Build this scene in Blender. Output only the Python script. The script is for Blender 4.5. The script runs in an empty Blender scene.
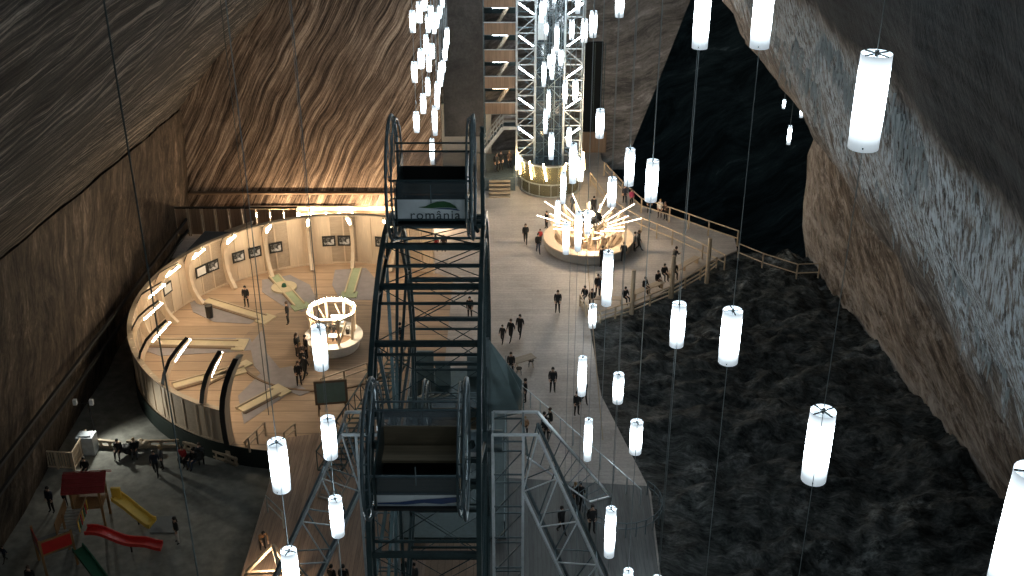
import bpy, math, random
from mathutils import Vector, Matrix, noise
random.seed(7)
sc = bpy.context.scene
PI = math.pi
def R(d): return math.radians(d)

# ---------------------------------------------------------------- camera, world, exposure
F = 1150.0; PITCH = 27.5; CZ = 40.0
CP, SP = math.cos(R(PITCH)), math.sin(R(PITCH))
cam_d = bpy.data.cameras.new('camera'); cam = bpy.data.objects.new('camera', cam_d)
sc.collection.objects.link(cam); sc.camera = cam
cam.location = (0, 0, CZ); cam.rotation_euler = (R(90-PITCH), 0, 0)
cam_d.sensor_width = 36; cam_d.lens = F*36/1024; cam_d.clip_end = 500
w = bpy.data.worlds.new('world'); sc.world = w; w.use_nodes = True
w.node_tree.nodes['Background'].inputs[0].default_value = (0.55, 0.75, 0.85, 1)
w.node_tree.nodes['Background'].inputs[1].default_value = 0.09
sc.view_settings.view_transform = 'Standard'; sc.view_settings.look = 'None'
sc.view_settings.gamma = 1.0; sc.view_settings.use_curve_mapping = False
sc.view_settings.exposure = 0.5
sc.cycles.use_denoising = True; sc.cycles.max_bounces = 6; sc.cycles.use_light_tree = True
sc.cycles.sample_clamp_indirect = 4.0; sc.cycles.transparent_max_bounces = 8

LAMP_E = 15.0      # pendant tube emission
LED_E = 85.0      # warm LED tube emission

# ---------------------------------------------------------------- helpers
def ray(px, py):
    u = (px-512)/F; v = (288-py)/F
    return Vector((u, CP+v*SP, -SP+v*CP))
def gp(px, py, z=0.0):                       # the point of the level plane z seen at a pixel
    r = ray(px, py); t = (z-CZ)/r.z
    return Vector((r.x*t, r.y*t, z))
def yp(px, py, Y):                           # the point of the upright plane y=Y seen at a pixel
    r = ray(px, py); t = Y/r.y
    return Vector((r.x*t, Y, CZ+r.z*t))
def dp(px, py, d):                           # the point at axial depth d
    r = ray(px, py); return Vector((r.x*d, r.y*d, CZ+r.z*d))

col = sc.collection
class MB:
    def __init__(s): s.v = []; s.f = []; s.m = []; s.cur = 0
    def add(s, vs, fs):
        n = len(s.v); s.v += [tuple(a) for a in vs]
        for f in fs: s.f.append([n+i for i in f]); s.m.append(s.cur)
        return s
    def box(s, c, sz, rz=0.0, M=None):
        x, y, z = sz[0]/2, sz[1]/2, sz[2]/2
        vs = [Vector((a*x, b*y, d*z)) for a in (-1, 1) for b in (-1, 1) for d in (-1, 1)]
        rm = M if M else Matrix.Rotation(rz, 3, 'Z')
        vs = [rm @ a + Vector(c) for a in vs]
        return s.add(vs, [(0,1,3,2),(4,6,7,5),(0,4,5,1),(2,3,7,6),(0,2,6,4),(1,5,7,3)])
    def bar(s, a, b, w, h=None, up=None):
        a = Vector(a); b = Vector(b); h = h or w
        d = b-a; L = d.length
        if L < 1e-6: return s
        d.normalize(); up = Vector(up) if up else Vector((0, 0, 1))
        if abs(d.dot(up)) > .98: up = Vector((1, 0, 0)) if abs(d.x) < .9 else Vector((0, 1, 0))
        sx = d.cross(up).normalized(); sy = sx.cross(d).normalized()
        M = Matrix((sx, d, sy)).transposed()
        return s.box((a+b)/2, (w, L, h), M=M)
    def tube(s, a, b, r, r2=None, n=8, cap=True):
        a = Vector(a); b = Vector(b); r2 = r if r2 is None else r2
        d = (b-a).normalized(); up = Vector((0,0,1)) if abs(d.z) < .95 else Vector((1,0,0))
        sx = d.cross(up).normalized(); sy = d.cross(sx)
        vs = []
        for p, rr in ((a, r), (b, r2)):
            for i in range(n):
                t = 2*PI*i/n; vs.append(p + sx*math.cos(t)*rr + sy*math.sin(t)*rr)
        fs = [(i, (i+1) % n, n+(i+1) % n, n+i) for i in range(n)]
        if cap: fs += [tuple(range(n))[::-1], tuple(range(n, 2*n))]
        return s.add(vs, fs)
    def path(s, pts, r, n=6, closed=False):
        pts = [Vector(p) for p in pts]; m = len(pts); rings = []
        for i, p in enumerate(pts):
            if closed: d = pts[(i+1) % m]-pts[i-1]
            else: d = pts[min(i+1, m-1)]-pts[max(i-1, 0)]
            d.normalize(); up = Vector((0,0,1)) if abs(d.z) < .95 else Vector((1,0,0))
            sx = d.cross(up).normalized(); sy = d.cross(sx)
            rings.append([p+sx*math.cos(2*PI*k/n)*r+sy*math.sin(2*PI*k/n)*r for k in range(n)])
        vs = [q for rg in rings for q in rg]; fs = []
        for i in range(m if closed else m-1):
            j = (i+1) % m
            for k in range(n): fs.append((i*n+k, i*n+(k+1) % n, j*n+(k+1) % n, j*n+k))
        return s.add(vs, fs)
    def ribbon(s, pts, wv, tv):              # a strip along pts, half width vector(s) wv, thickness vector(s) tv
        pts = [Vector(p) for p in pts]; vs = []; fs = []
        for i, p in enumerate(pts):
            W = Vector(wv[i] if isinstance(wv, list) else wv); T = Vector(tv[i] if isinstance(tv, list) else tv)
            vs += [p-W-T, p+W-T, p+W+T, p-W+T]
        for i in range(len(pts)-1):
            a = 4*i; b = a+4
            for k in range(4): fs.append((a+k, a+(k+1) % 4, b+(k+1) % 4, b+k))
        e = 4*(len(pts)-1); fs += [(3,2,1,0), (e,e+1,e+2,e+3)]
        return s.add(vs, fs)
    def lathe(s, prof, c=(0,0,0), n=32, a0=0.0, a1=2*PI):
        full = abs(a1-a0-2*PI) < 1e-6; k = n if full else n+1; vs = []; fs = []
        for i in range(k):
            t = a0+(a1-a0)*i/n
            for r, z in prof: vs.append((c[0]+r*math.cos(t), c[1]+r*math.sin(t), c[2]+z))
        m = len(prof)
        for i in range(n):
            j = (i+1) % k
            for q in range(m-1): fs.append((i*m+q, j*m+q, j*m+q+1, i*m+q+1))
        return s.add(vs, fs)
    def prism(s, poly, z0, z1):
        n = len(poly)
        vs = [(p[0], p[1], z0) for p in poly]+[(p[0], p[1], z1) for p in poly]
        return s.add(vs, [tuple(range(n))[::-1], tuple(range(n, 2*n))]+[(i, (i+1) % n, n+(i+1) % n, n+i) for i in range(n)])
    def mesh(s, name, mats, smooth=False):
        me = bpy.data.meshes.new(name); me.from_pydata(s.v, [], s.f)
        for m in (mats if isinstance(mats, (list, tuple)) else [mats]): me.materials.append(m)
        if any(s.m): me.polygons.foreach_set('material_index', s.m)
        me.validate(); me.update()
        import bmesh
        b = bmesh.new(); b.from_mesh(me); bmesh.ops.recalc_face_normals(b, faces=b.faces); b.to_mesh(me); b.free()
        if smooth: me.polygons.foreach_set('use_smooth', [True]*len(me.polygons))
        return me
    def build(s, name, mats, parent=None, smooth=False):
        return put(name, s.mesh(name, mats, smooth), parent)
def put(name, me, parent=None, loc=(0,0,0), rot=(0,0,0), scale=(1,1,1)):
    o = bpy.data.objects.new(name, me); col.objects.link(o); o.parent = parent
    o.location = loc; o.rotation_euler = rot; o.scale = scale
    return o
def tag(o, label, cat, group=None, kind=None):
    o['label'] = label; o['category'] = cat
    if group: o['group'] = group
    if kind: o['kind'] = kind
    return o
def thing(name, label, cat, loc=(0,0,0), rz=0.0, group=None):
    o = bpy.data.objects.new(name, None); col.objects.link(o)
    o.location = loc; o.rotation_euler = (0, 0, rz); o.empty_display_size = .3
    return tag(o, label, cat, group)
def struct(o, kind='structure'): o['kind'] = kind; return o
def kids(o): return [c for c in col.objects if c.parent == o]
def copy_tree(o, parent=None):
    c = o.copy(); col.objects.link(c); c.parent = parent
    for ch in kids(o): copy_tree(ch, c)
    return c

# ---------------------------------------------------------------- materials
class NT:
    def __init__(s, name):
        s.m = bpy.data.materials.new(name); s.m.use_nodes = True; s.t = s.m.node_tree; s.n = s.t.nodes
        s.b = s.n['Principled BSDF']; s.out = s.n['Material Output']
    def node(s, typ, **kw):
        n = s.n.new(typ)
        for k, v in kw.items(): setattr(n, k, v)
        return n
    def link(s, a, b): s.t.links.new(a, b)
    def coord(s, scale=(1,1,1), rot=(0,0,0), kind='Object'):
        c = s.node('ShaderNodeTexCoord'); m = s.node('ShaderNodeMapping')
        m.inputs['Scale'].default_value = scale; m.inputs['Rotation'].default_value = rot
        s.link(c.outputs[kind], m.inputs['Vector']); return m.outputs[0]
    def noise(s, vec, scale=1, detail=4, rough=.6, dist=0):
        n = s.node('ShaderNodeTexNoise'); n.inputs['Scale'].default_value = scale
        n.inputs['Detail'].default_value = detail; n.inputs['Roughness'].default_value = rough
        n.inputs['Distortion'].default_value = dist
        if vec is not None: s.link(vec, n.inputs['Vector'])
        return n
    def ramp(s, fac, stops):
        r = s.node('ShaderNodeValToRGB'); e = r.color_ramp.elements
        while len(e) < len(stops): e.new(.5)
        for i, (p, c) in enumerate(stops):
            e[i].position = p; e[i].color = (c[0], c[1], c[2], 1) if hasattr(c, '__len__') else (c, c, c, 1)
        s.link(fac, r.inputs[0]); return r.outputs[0]
    def mix(s, fac, a, b, mode='MIX'):
        m = s.node('ShaderNodeMix', data_type='RGBA', blend_type=mode)
        for inp, v in ((m.inputs[0], fac), (m.inputs[6], a), (m.inputs[7], b)):
            if hasattr(v, 'node'): s.link(v, inp)
            elif hasattr(v, '__len__'): inp.default_value = (*v[:3], 1)
            else: inp.default_value = v
        return m.outputs[2]
    def math(s, op, a, b=0.0, clamp=False):
        m = s.node('ShaderNodeMath', operation=op, use_clamp=clamp)
        for inp, v in ((m.inputs[0], a), (m.inputs[1], b)):
            if hasattr(v, 'node'): s.link(v, inp)
            else: inp.default_value = v
        return m.outputs[0]
    def vadd(s, a, b, k):
        sc_ = s.node('ShaderNodeVectorMath', operation='SCALE'); sc_.inputs['Scale'].default_value = k
        sub = s.node('ShaderNodeVectorMath', operation='SUBTRACT'); sub.inputs[1].default_value = (.5,.5,.5)
        s.link(b, sub.inputs[0]); s.link(sub.outputs[0], sc_.inputs[0])
        ad = s.node('ShaderNodeVectorMath', operation='ADD'); s.link(a, ad.inputs[0]); s.link(sc_.outputs[0], ad.inputs[1])
        return ad.outputs[0]
    def bump(s, h, strength=.4, dist=.1):
        b = s.node('ShaderNodeBump'); b.inputs['Strength'].default_value = strength; b.inputs['Distance'].default_value = dist
        s.link(h, b.inputs['Height']); s.link(b.outputs[0], s.b.inputs['Normal'])
    def base(s, c, rough=.7, metal=0.0):
        if hasattr(c, 'node'): s.link(c, s.b.inputs['Base Color'])
        else: s.b.inputs['Base Color'].default_value = (*c, 1)
        s.b.inputs['Roughness'].default_value = rough; s.b.inputs['Metallic'].default_value = metal
        return s.m
def plain(name, c, rough=.6, metal=0.0, var=.25, scale=3.0):
    t = NT(name); v = t.coord(); n = t.noise(v, scale, 5)
    k = t.ramp(n.outputs[0], [(.3, 1-var), (.7, 1+var*.4)])
    return t.base(t.mix(1.0, c, k, 'MULTIPLY'), rough, metal)
def wood(name, c, plank=None, axis=0, rough=.7, dark=.55):
    t = NT(name); sc3 = [9, 9, 9]; sc3[axis] = .8
    n = t.noise(t.coord(tuple(sc3)), 1.0, 5, .65, .4)
    k = t.ramp(n.outputs[0], [(.25, dark), (.5, .9), (.8, 1.15)])
    c1 = t.mix(1.0, c, k, 'MULTIPLY')
    if plank:
        sep = t.node('ShaderNodeSeparateXYZ'); t.link(t.coord(), sep.inputs[0])
        ax = 1 if axis == 0 else 0
        q = t.math('DIVIDE', sep.outputs[ax], plank); fr = t.math('FRACT', q); fl = t.math('FLOOR', q)
        line = t.ramp(fr, [(0, .35), (.09, 1)])
        wn = t.node('ShaderNodeTexWhiteNoise', noise_dimensions='1D'); t.link(fl, wn.inputs['W'])
        tone = t.ramp(wn.outputs[0], [(0, .8), (1, 1.1)])
        c1 = t.mix(1.0, t.mix(1.0, c1, line, 'MULTIPLY'), tone, 'MULTIPLY')
    return t.base(c1, rough)
def emit(name, c, e):
    t = NT(name); t.b.inputs['Base Color'].default_value = (.8,.8,.8,1)
    t.b.inputs['Emission Color'].default_value = (*c, 1); t.b.inputs['Emission Strength'].default_value = e
    return t.m
def glass(name, c, alpha=.35, rough=.05):
    t = NT(name); t.base(c, rough); t.b.inputs['Alpha'].default_value = alpha
    t.b.inputs['Specular IOR Level'].default_value = .9
    return t.m
def salt(name, stops, sc3, rot=(0,0,0), warp=1.0, wscale=.08, contrast=(.35,.65), bump=.5, big=None, rough=.75, uv=False):
    """streaked rock salt: noise stretched along the bedding, warped into folds"""
    t = NT(name); v0 = t.coord()
    wn = t.noise(v0, wscale, 3, .55)
    v = t.vadd(t.coord(kind='UV') if uv else v0, wn.outputs['Color'], warp)
    m = t.node('ShaderNodeMapping'); m.inputs['Scale'].default_value = sc3; m.inputs['Rotation'].default_value = rot
    # rotation first, then stretch: chain two mappings
    m0 = t.node('ShaderNodeMapping'); m0.inputs['Rotation'].default_value = rot; m.inputs['Rotation'].default_value = (0,0,0)
    t.link(v, m0.inputs['Vector']); t.link(m0.outputs[0], m.inputs['Vector'])
    n1 = t.noise(m.outputs[0], 1.0, 6, .68, .15); n2 = t.noise(m.outputs[0], 4.3, 4, .7)
    f = t.math('ADD', t.math('MULTIPLY', n1.outputs[0], .62), t.math('MULTIPLY', n2.outputs[0], .38))
    a, b = contrast
    c = t.ramp(f, [(a+(b-a)*i/(len(stops)-1), s_) for i, s_ in enumerate(stops)])
    bn = t.noise(v0, .11, 3); bk = t.ramp(bn.outputs[0], [(.3, .62), (.7, 1.15)])
    c = t.mix(1.0, c, bk, 'MULTIPLY')
    grain = t.noise(v0, 5.0, 3); c = t.mix(1.0, c, t.ramp(grain.outputs[0], [(.3, .8), (.7, 1.12)]), 'MULTIPLY')
    if big: c = big(t, c, v0, f)
    t.bump(f, bump, .35); t.b.inputs['Specular IOR Level'].default_value = .12
    return t.base(c, rough)

M = {}
M['salt_left'] = salt('striped_salt_slope', [(.014,.014,.013), (.05,.046,.04), (.125,.11,.093), (.45,.385,.32)], (3.4,.06,1), (0,0,R(1)), 1.1, .05, (.43,.585), .9, uv=True)
M['salt_left_low'] = salt('striped_salt_lower_wall', [(.022,.018,.014), (.058,.044,.033), (.092,.07,.052), (.20,.155,.115)], (1,.85,.22), (R(24),0,0), 9.0, .07, (.39,.63))
M['salt_back'] = salt('folded_salt_back_wall', [(.045,.032,.025), (.155,.113,.083), (.26,.193,.143), (.50,.39,.295)], (.08,1,3.0), (0,R(61),0), 2.6, .075, (.42,.59), .8)
M['salt_grey'] = salt('grey_salt_end_wall', [(.10,.095,.09), (.19,.175,.16), (.26,.235,.22), (.42,.39,.37)], (.10,1,.9), (0,R(15),0), 5.0, .09, (.40,.62), .3)
M['salt_panel'] = salt('dark_grey_salt_panel', [(.045,.045,.045), (.075,.073,.07), (.10,.095,.09), (.13,.12,.115)], (.3,1,.3), (0,0,0), 2.0, .1, (.3,.7), .3)
M['salt_black'] = salt('black_swirled_salt', [(.014,.022,.024), (.035,.050,.054), (.07,.095,.098), (.30,.36,.36)], (.035,.3,.40), (0,R(30),0), 26.0, .03, (.40,.72), .4)
M['salt_shade'] = salt('dark_rock_floor', [(.02,.022,.02), (.04,.042,.038), (.06,.06,.055)], (.6,.6,.6), (0,0,0), 3.0, .1, (.3,.7), .6)
def rock_big(t, c, v0, f):
    n = t.noise(v0, .16, 5, .7); m = t.noise(v0, 1.3, 6, .75)
    crust = t.math('MULTIPLY', t.ramp(n.outputs[0], [(.57, 0), (.66, 1)]), t.ramp(m.outputs[0], [(.45, 0), (.62, 1)]))
    return t.mix(t.math('MULTIPLY', crust, .7), c, (.42,.45,.45))
M['rock'] = salt('dark_salt_rubble', [(.012,.015,.015), (.045,.052,.052), (.085,.093,.092), (.16,.165,.165)], (.7,1.4,.7), (0,0,R(20)), 5.0, .12, (.40,.62), 1.0, rock_big, .75)
def fringe(t, c, v0, f):
    sep = t.node('ShaderNodeSeparateXYZ'); t.link(v0, sep.inputs[0])
    z = sep.outputs[2]
    rag = t.noise(t.coord((.9,.9,.09)), 1.0, 5, .7); big = t.noise(v0, .12, 3)
    lowedge = t.math('ADD', t.math('MULTIPLY', t.math('SUBTRACT', rag.outputs[0], .5), 15.0), t.math('MULTIPLY', t.math('SUBTRACT', big.outputs[0], .5), 7.0))
    a = t.math('SUBTRACT', z, t.math('ADD', lowedge, 21.6))           # >0 inside fringe
    ma = t.math('DIVIDE', a, 1.5, True)
    e2 = t.math('MULTIPLY', t.math('SUBTRACT', t.noise(v0, .5, 3).outputs[0], .5), 1.2)
    mb = t.math('DIVIDE', t.math('SUBTRACT', t.math('ADD', e2, 28.6), z), .8, True)
    st = t.noise(t.coord((6.5,6.5,1.5)), 1.0, 5, .75)
    drip = t.ramp(st.outputs[0], [(.44, 0.02), (.56, 1)])
    mask = t.math('MULTIPLY', t.math('MULTIPLY', ma, mb), drip)
    c = t.mix(mask, c, (.56,.62,.65))
    # crust near the foot of the wall
    cr = t.noise(t.coord((.5,.16,.9)), 1.0, 5, .75, .6)
    foot = t.math('DIVIDE', t.math('SUBTRACT', 6.5, z), 6.0, True)
    mk = t.math('MULTIPLY', foot, t.ramp(cr.outputs[0], [(.46, 0), (.60, 1)]))
    c = t.mix(t.math('MULTIPLY', mk, .7), c, (.40,.38,.36))
    # mottled pale crust patches on the middle of the wall and along its open end
    cp = t.noise(t.coord((.35,.35,.5)), 1.0, 6, .78, 1.2); cf = t.noise(t.coord((2.5,2.5,1.2)), 1.0, 5, .8)
    sepy = t.math('DIVIDE', t.math('SUBTRACT', sep.outputs[1], 77.5), 6.0, True)
    mp = t.math('MULTIPLY', t.math('ADD', t.ramp(cp.outputs[0], [(.50, 0), (.60, 1)]), sepy, True), t.ramp(cf.outputs[0], [(.40, 0), (.58, 1)]))
    c = t.mix(t.math('MULTIPLY', t.math('MULTIPLY', mp, .6), t.math('SUBTRACT', 1.0, mask)), c, (.40,.375,.355))
    # plain grey slope above the fringe
    mu = t.math('DIVIDE', t.math('SUBTRACT', z, t.math('ADD', e2, 28.4)), .6, True)
    sk = t.noise(t.coord((2.0,.10,2.0)), 1.0, 5, .7)
    c = t.mix(mu, c, t.ramp(sk.outputs[0], [(.35, (.007,.009,.011)), (.65, (.027,.034,.038))]))
    return c
M['salt_right'] = salt('brown_salt_with_white_drips', [(.05,.042,.036), (.12,.098,.08), (.18,.15,.125), (.32,.28,.24)], (.5,.35,1.4), (R(-40),0,0), 4.0, .08, (.42,.59), .7, fringe)
def floor_mat():
    t = NT('worn_plank_floor'); v = t.coord()
    n = t.noise(v, .35, 5, .6); c = t.ramp(n.outputs[0], [(.3, (.36,.325,.295)), (.7, (.53,.48,.44))])
    br = t.node('ShaderNodeTexBrick'); br.inputs['Scale'].default_value = 1.0
    br.inputs['Color1'].default_value = (.9,.9,.9,1); br.inputs['Color2'].default_value = (1.05,1.05,1.05,1); br.inputs['Mortar'].default_value = (.88,.88,.88,1)
    br.inputs['Mortar Size'].default_value = .03; br.inputs['Brick Width'].default_value = 3.0; br.inputs['Row Height'].default_value = .35
    t.link(v, br.inputs['Vector'])
    c = t.mix(1.0, c, br.outputs[0], 'MULTIPLY')
    g = t.noise(v, 6, 3); c = t.mix(1.0, c, t.ramp(g.outputs[0], [(.3,.85),(.7,1.1)]), 'MULTIPLY')
    return t.base(c, .6)
M['floor'] = floor_mat()
M['playground'] = plain('grey_grit_ground', (.22,.22,.195), .85, 0, .4, 1.6)
M['deck'] = wood('dark_brown_decking', (.34,.24,.18), .22, 1, .7)
M['deck_grey'] = wood('grey_slatted_decking', (.15,.16,.16), .22, 1, .6)
M['ring_floor'] = wood('sanded_ply_floor', (.47,.33,.22), 1.2, 0, .7, .8)
M['ring_floor2'] = wood('brown_plank_floor', (.36,.26,.18), .3, 0, .7, .7)
M['ply'] = wood('pale_plywood', (.66,.53,.39), None, 2, .55, .85)
M['ply_dk'] = wood('louvred_ply', (.44,.35,.26), None, 0, .6, .75)
M['timber'] = wood('light_timber', (.48,.38,.27), None, 2, .6, .75)
M['timber_h'] = wood('light_timber_rail', (.45,.36,.26), None, 0, .6, .75)
M['tower_wood'] = wood('brown_plank_panel', (.30,.20,.13), .35, 2, .65, .75)
M['bench_wood'] = wood('dark_slat_wood', (.34,.26,.17), .16, 0, .5, .7)
M['steel'] = plain('dark_teal_steel', (.045,.075,.080), .42, .6, .3, 4)
M['steel_mid'] = plain('blue_grey_steel', (.16,.21,.23), .38, .6, .3, 4)
M['steel_lt'] = plain('galvanised_steel', (.55,.60,.62), .35, .7, .2, 4)
M['steel_wh'] = plain('pale_or_lit_steel', (.84,.88,.90), .4, .2, .15, 4)  # on the right wheel supports the pale tone stands in for caught light
M['black'] = plain('matt_black', (.012,.013,.013), .6, 0, .2)
M['void'] = plain('black_doorway_dark', (.004,.006,.006), .9, 0, .1)  # near-black colour stands for the dark inside the open doorway
M['awning'] = plain('charcoal_tarpaulin', (.09,.10,.11), .6, 0, .4, .6)
M['green_skirt'] = plain('dark_green_skirting', (.008,.018,.014), .8, 0, .3, 1)
M['white'] = plain('white_laminate', (.72,.70,.66), .4, 0, .08)
M['white_panel'] = plain('pale_grey_gondola_panel', (.88,.92,.94), .35, 0, .08)
M['drum'] = plain('grey_drum_cladding', (.30,.29,.27), .5, 0, .15)
M['grey_carpet'] = plain('lilac_grey_carpet', (.30,.275,.28), .9, 0, .15, 2)
M['green_carpet'] = plain('pale_green_putting_carpet', (.36,.42,.27), .9, 0, .12, 2)
M['cream_carpet'] = plain('cream_putting_lane', (.60,.51,.34), .8, 0, .12, 2)
M['brown_border'] = plain('brown_lane_border', (.20,.13,.08), .7, 0, .2)
M['cable'] = plain('grey_steel_cable', (.22,.26,.27), .5, .3, .1)
M['cable_dk'] = plain('dark_power_cable', (.05,.07,.07), .5, .1, .1)
M['chrome'] = plain('brushed_silver', (.75,.77,.78), .18, 1, .1)
M['glass_dk'] = glass('smoked_glass', (.05,.07,.08), .55)
M['glass_lt'] = glass('pale_clear_glass', (.45,.50,.55), .30)
M['glass_core'] = glass('blue_grey_lift_glass', (.07,.10,.12), .75)
M['glass_amber'] = glass('olive_drum_glass', (.16,.15,.08), .7)
M['teal_sheet'] = plain('teal_grey_sheet', (.16,.22,.225), .45, .2, .3, 1.2)
M['blue_stripe'] = plain('deep_blue_stripe', (.02,.07,.22), .4)
M['logo_green'] = plain('leaf_green', (.03,.12,.035), .5)
M['logo_text'] = plain('slate_lettering', (.05,.08,.09), .5)
M['red'] = plain('playground_red', (.50,.025,.02), .4, 0, .15)
M['roof_red'] = plain('playhouse_roof_red', (.30,.035,.035), .5, 0, .25)
M['yellow'] = plain('playground_yellow', (.75,.50,.08), .4, 0, .12)
M['green'] = plain('playground_green', (.012,.09,.045), .45, 0, .15)
M['play_wood'] = wood('honey_playground_timber', (.30,.17,.07), None, 2, .6)
M['mat_grey'] = plain('grey_rubber_mat', (.12,.135,.14), .7, 0, .15)
M['board'] = plain('dull_green_board', (.17,.24,.20), .7, 0, .12)
M['photo'] = None
t = NT('framed_monochrome_print'); n = t.noise(t.coord((2.2,2.2,2.2)), 1.0, 4, .6, 1.0)
M['photo'] = t.base(t.ramp(n.outputs[0], [(.42,.015), (.5,.10), (.58,.55)]), .4)
# pendant diffuser: brightest along its lit inner tube, weaker at both open ends
t = NT('frosted_tube_diffuser'); t.base((.8,.85,.88), .4)
sep = t.node('ShaderNodeSeparateXYZ'); t.link(t.coord(kind='Generated'), sep.inputs[0])
k = t.ramp(sep.outputs[2], [(0, .018), (.08, .026), (.18, .07), (.27, .35), (.36, 1), (.78, 1), (.88, .07), (1, .022)])
t.b.inputs['Emission Color'].default_value = (.80,.92,1.0,1)
t.link(t.math('MULTIPLY', k, LAMP_E), t.b.inputs['Emission Strength'])
M['diffuser'] = t.m
M['tube_end'] = emit('frosted_tube_end', (.72,.88,1.0), .42)
M['led'] = emit('warm_led_tube', (1.0,.80,.55), LED_E)
M['led_soft'] = emit('warm_led_soft', (1.0,.80,.55), 14)
M['led_ray'] = emit('warm_led_ray', (1.0,.84,.62), 5)
M['led_cool'] = emit('cool_led_tube', (.80,.92,1.0), 16)
M['led_amber'] = emit('amber_led_tube', (1.0,.72,.38), 26)
M['screen'] = emit('lit_white_screen', (.95,.97,1.0), 1.3)

# ---------------------------------------------------------------- setting: the walls of the mine chamber
def wobble(p, a, s): return a*noise.noise(Vector(p)*s)
def wall_sheet(name, prof, y0, y1, side, mat, amp=.35, ny=60, flare=None, knee=None):
    """prof: list of (x,z); swept along y; a thick sheet (outer side 2 m behind)"""
    P = []
    for (a, b) in zip(prof[:-1], prof[1:]):
        n = max(1, int(math.hypot(b[0]-a[0], b[1]-a[1])/1.6))
        for i in range(n): P.append((a[0]+(b[0]-a[0])*i/n, a[1]+(b[1]-a[1])*i/n))
    P.append(prof[-1]); m = len(P); vs = []; fs = []
    for j in range(ny+1):
        y = y0+(y1-y0)*j/ny
        for (x, z) in P:
            z0 = z
            if knee: z = z+knee(y, z)
            xx = x + (flare(y, z) if flare else 0)
            q = wobble((xx, y, z), amp, .22)+wobble((xx, y, z), amp*.4, .8)
            yy = y
            if j == ny and flare: yy = y+1.4*noise.noise(Vector((3.1, 0, z*.35)))+.5*noise.noise(Vector((7.1, 0, z*1.5)))
            vs.append((xx+q, yy, z))
    for j in range(ny):
        for i in range(m-1): a = j*m+i; fs.append((a, a+1, a+m+1, a+m))
    n0 = len(vs)
    for j in (0, ny):
        for i in range(m):
            v = vs[j*m+i]; vs.append((v[0]+side*3.0, v[1], v[2]+ (0 if i else 0)))
    for k, j in enumerate((0, ny)):
        for i in range(m-1): fs.append((j*m+i, j*m+i+1, n0+k*m+i+1, n0+k*m+i))
    for i in range(m-1): fs.append((n0+i, n0+i+1, n0+m+i+1, n0+m+i))
    me = bpy.data.meshes.new(name); me.from_pydata(vs, [], fs); me.materials.append(mat)
    arc = [0.0]
    for a, b in zip(P[:-1], P[1:]): arc.append(arc[-1]+math.hypot(b[0]-a[0], b[1]-a[1]))
    uvl = me.uv_layers.new(name='along')
    for lp in me.loops:
        vi = lp.vertex_index
        if vi < n0: uvl.data[lp.index].uv = (arc[vi % m]+(1.15*knee(vs[vi][1], P[vi % m][1]) if knee else 0), vs[vi][1])
        else: uvl.data[lp.index].uv = (arc[(vi-n0) % m]+3, vs[vi][1])
    me.polygons.foreach_set('use_smooth', [True]*len(me.polygons))
    return struct(put(name, me))
wall_sheet('wall_left', [(-27.6,-1.6), (-27.1,9.4)], 4, 90.6, -1, M['salt_left_low'], .25, 40, None, lambda y, z: max(0, min(6, (90.6-y)*.105))*(z > 1)*min(1, z/9.4))
wall_sheet('wall_left_slope', [(-27.2,9.5), (-23,14.4), (-19,18.4), (-15.6,23), (-12.8,29), (-11.3,36), (-10.6,50)], 4, 90.9, -1, M['salt_left'], .3, 90, None, lambda y, z: max(0, min(6, (90.6-y)*.105))*max(0, (50-z)/40.5))
def fl(y, z): return (83.5-y)*.085*max(0, min(1, (14-z)/12))
wall_sheet('wall_right', [(24,-3), (23.6,0), (22.9,6), (22.6,11.5), (19.2,16), (15.2,20), (12.9,25.5), (11.6,31), (10.9,38), (10.4,50)], 4, 83.5, 1, M['salt_right'], .45, 90, fl)

def slab(name, corners, y0, y1, mat, step=1.5, amp=.15):
    """upright wall piece: corners (x,z) polygon between planes y0 (front) and y1"""
    b = MB(); n = len(corners)
    vs = [(x, y0, z) for x, z in corners]+[(x, y1, z) for x, z in corners]
    b.add(vs, [tuple(range(n)), tuple(range(n, 2*n))[::-1]]+[(i, (i+1) % n, n+(i+1) % n, n+i) for i in range(n)])
    return struct(b.build(name, mat))
slab('wall_back_left', [(-30,-2), (-5.9,-2), (-5.9,46), (-30,46)], 90.4, 92, M['salt_back'])
slab('wall_back_panel', [(-6.0,4.7), (-2.5,4.7), (-2.5,46), (-6.0,46)], 97, 98.5, M['salt_panel'])
slab('wall_back_center', [(-9,-2), (11.5,-2), (11.6,0), (13.6,6), (16.4,14.7), (22,30), (26,46), (-9,46)], 106, 108, M['salt_grey'])
slab('wall_cavern', [(-10,-60), (75,-60), (75,60), (-10,60)], 142, 144, M['salt_black'])
b = MB(); b.box((62, 112, 0), (2, 62, 120)); struct(b.build('wall_cavern_side', M['salt_black']))
b = MB(); b.box((35, 112, -46), (80, 64, 2)); struct(b.build('floor_cavern', M['salt_black']))
# the ledge line and the thin trims at the foot of the back wall
zl = yp(300, 192, 90.4).z
b = MB(); b.box((-16.6, 90.2, zl), (21.5, .5, .12)); struct(b.build('trim_1', M['brown_border']))
zl2 = yp(300, 211, 89.5).z
b = MB(); b.box((-16.0, 89.3, zl2), (21, .16, .16)); struct(b.build('trim_2', M['brown_border']))
b = MB(); b.bar((-26.6, 44, 4.6), (-26.6, 86, 1.6), .18); struct(b.build('trim_3', M['black']))
b = MB(); b.bar((-26.6, 44, 3.2), (-26.6, 86, .6), .18); struct(b.build('trim_4', M['black']))

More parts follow.
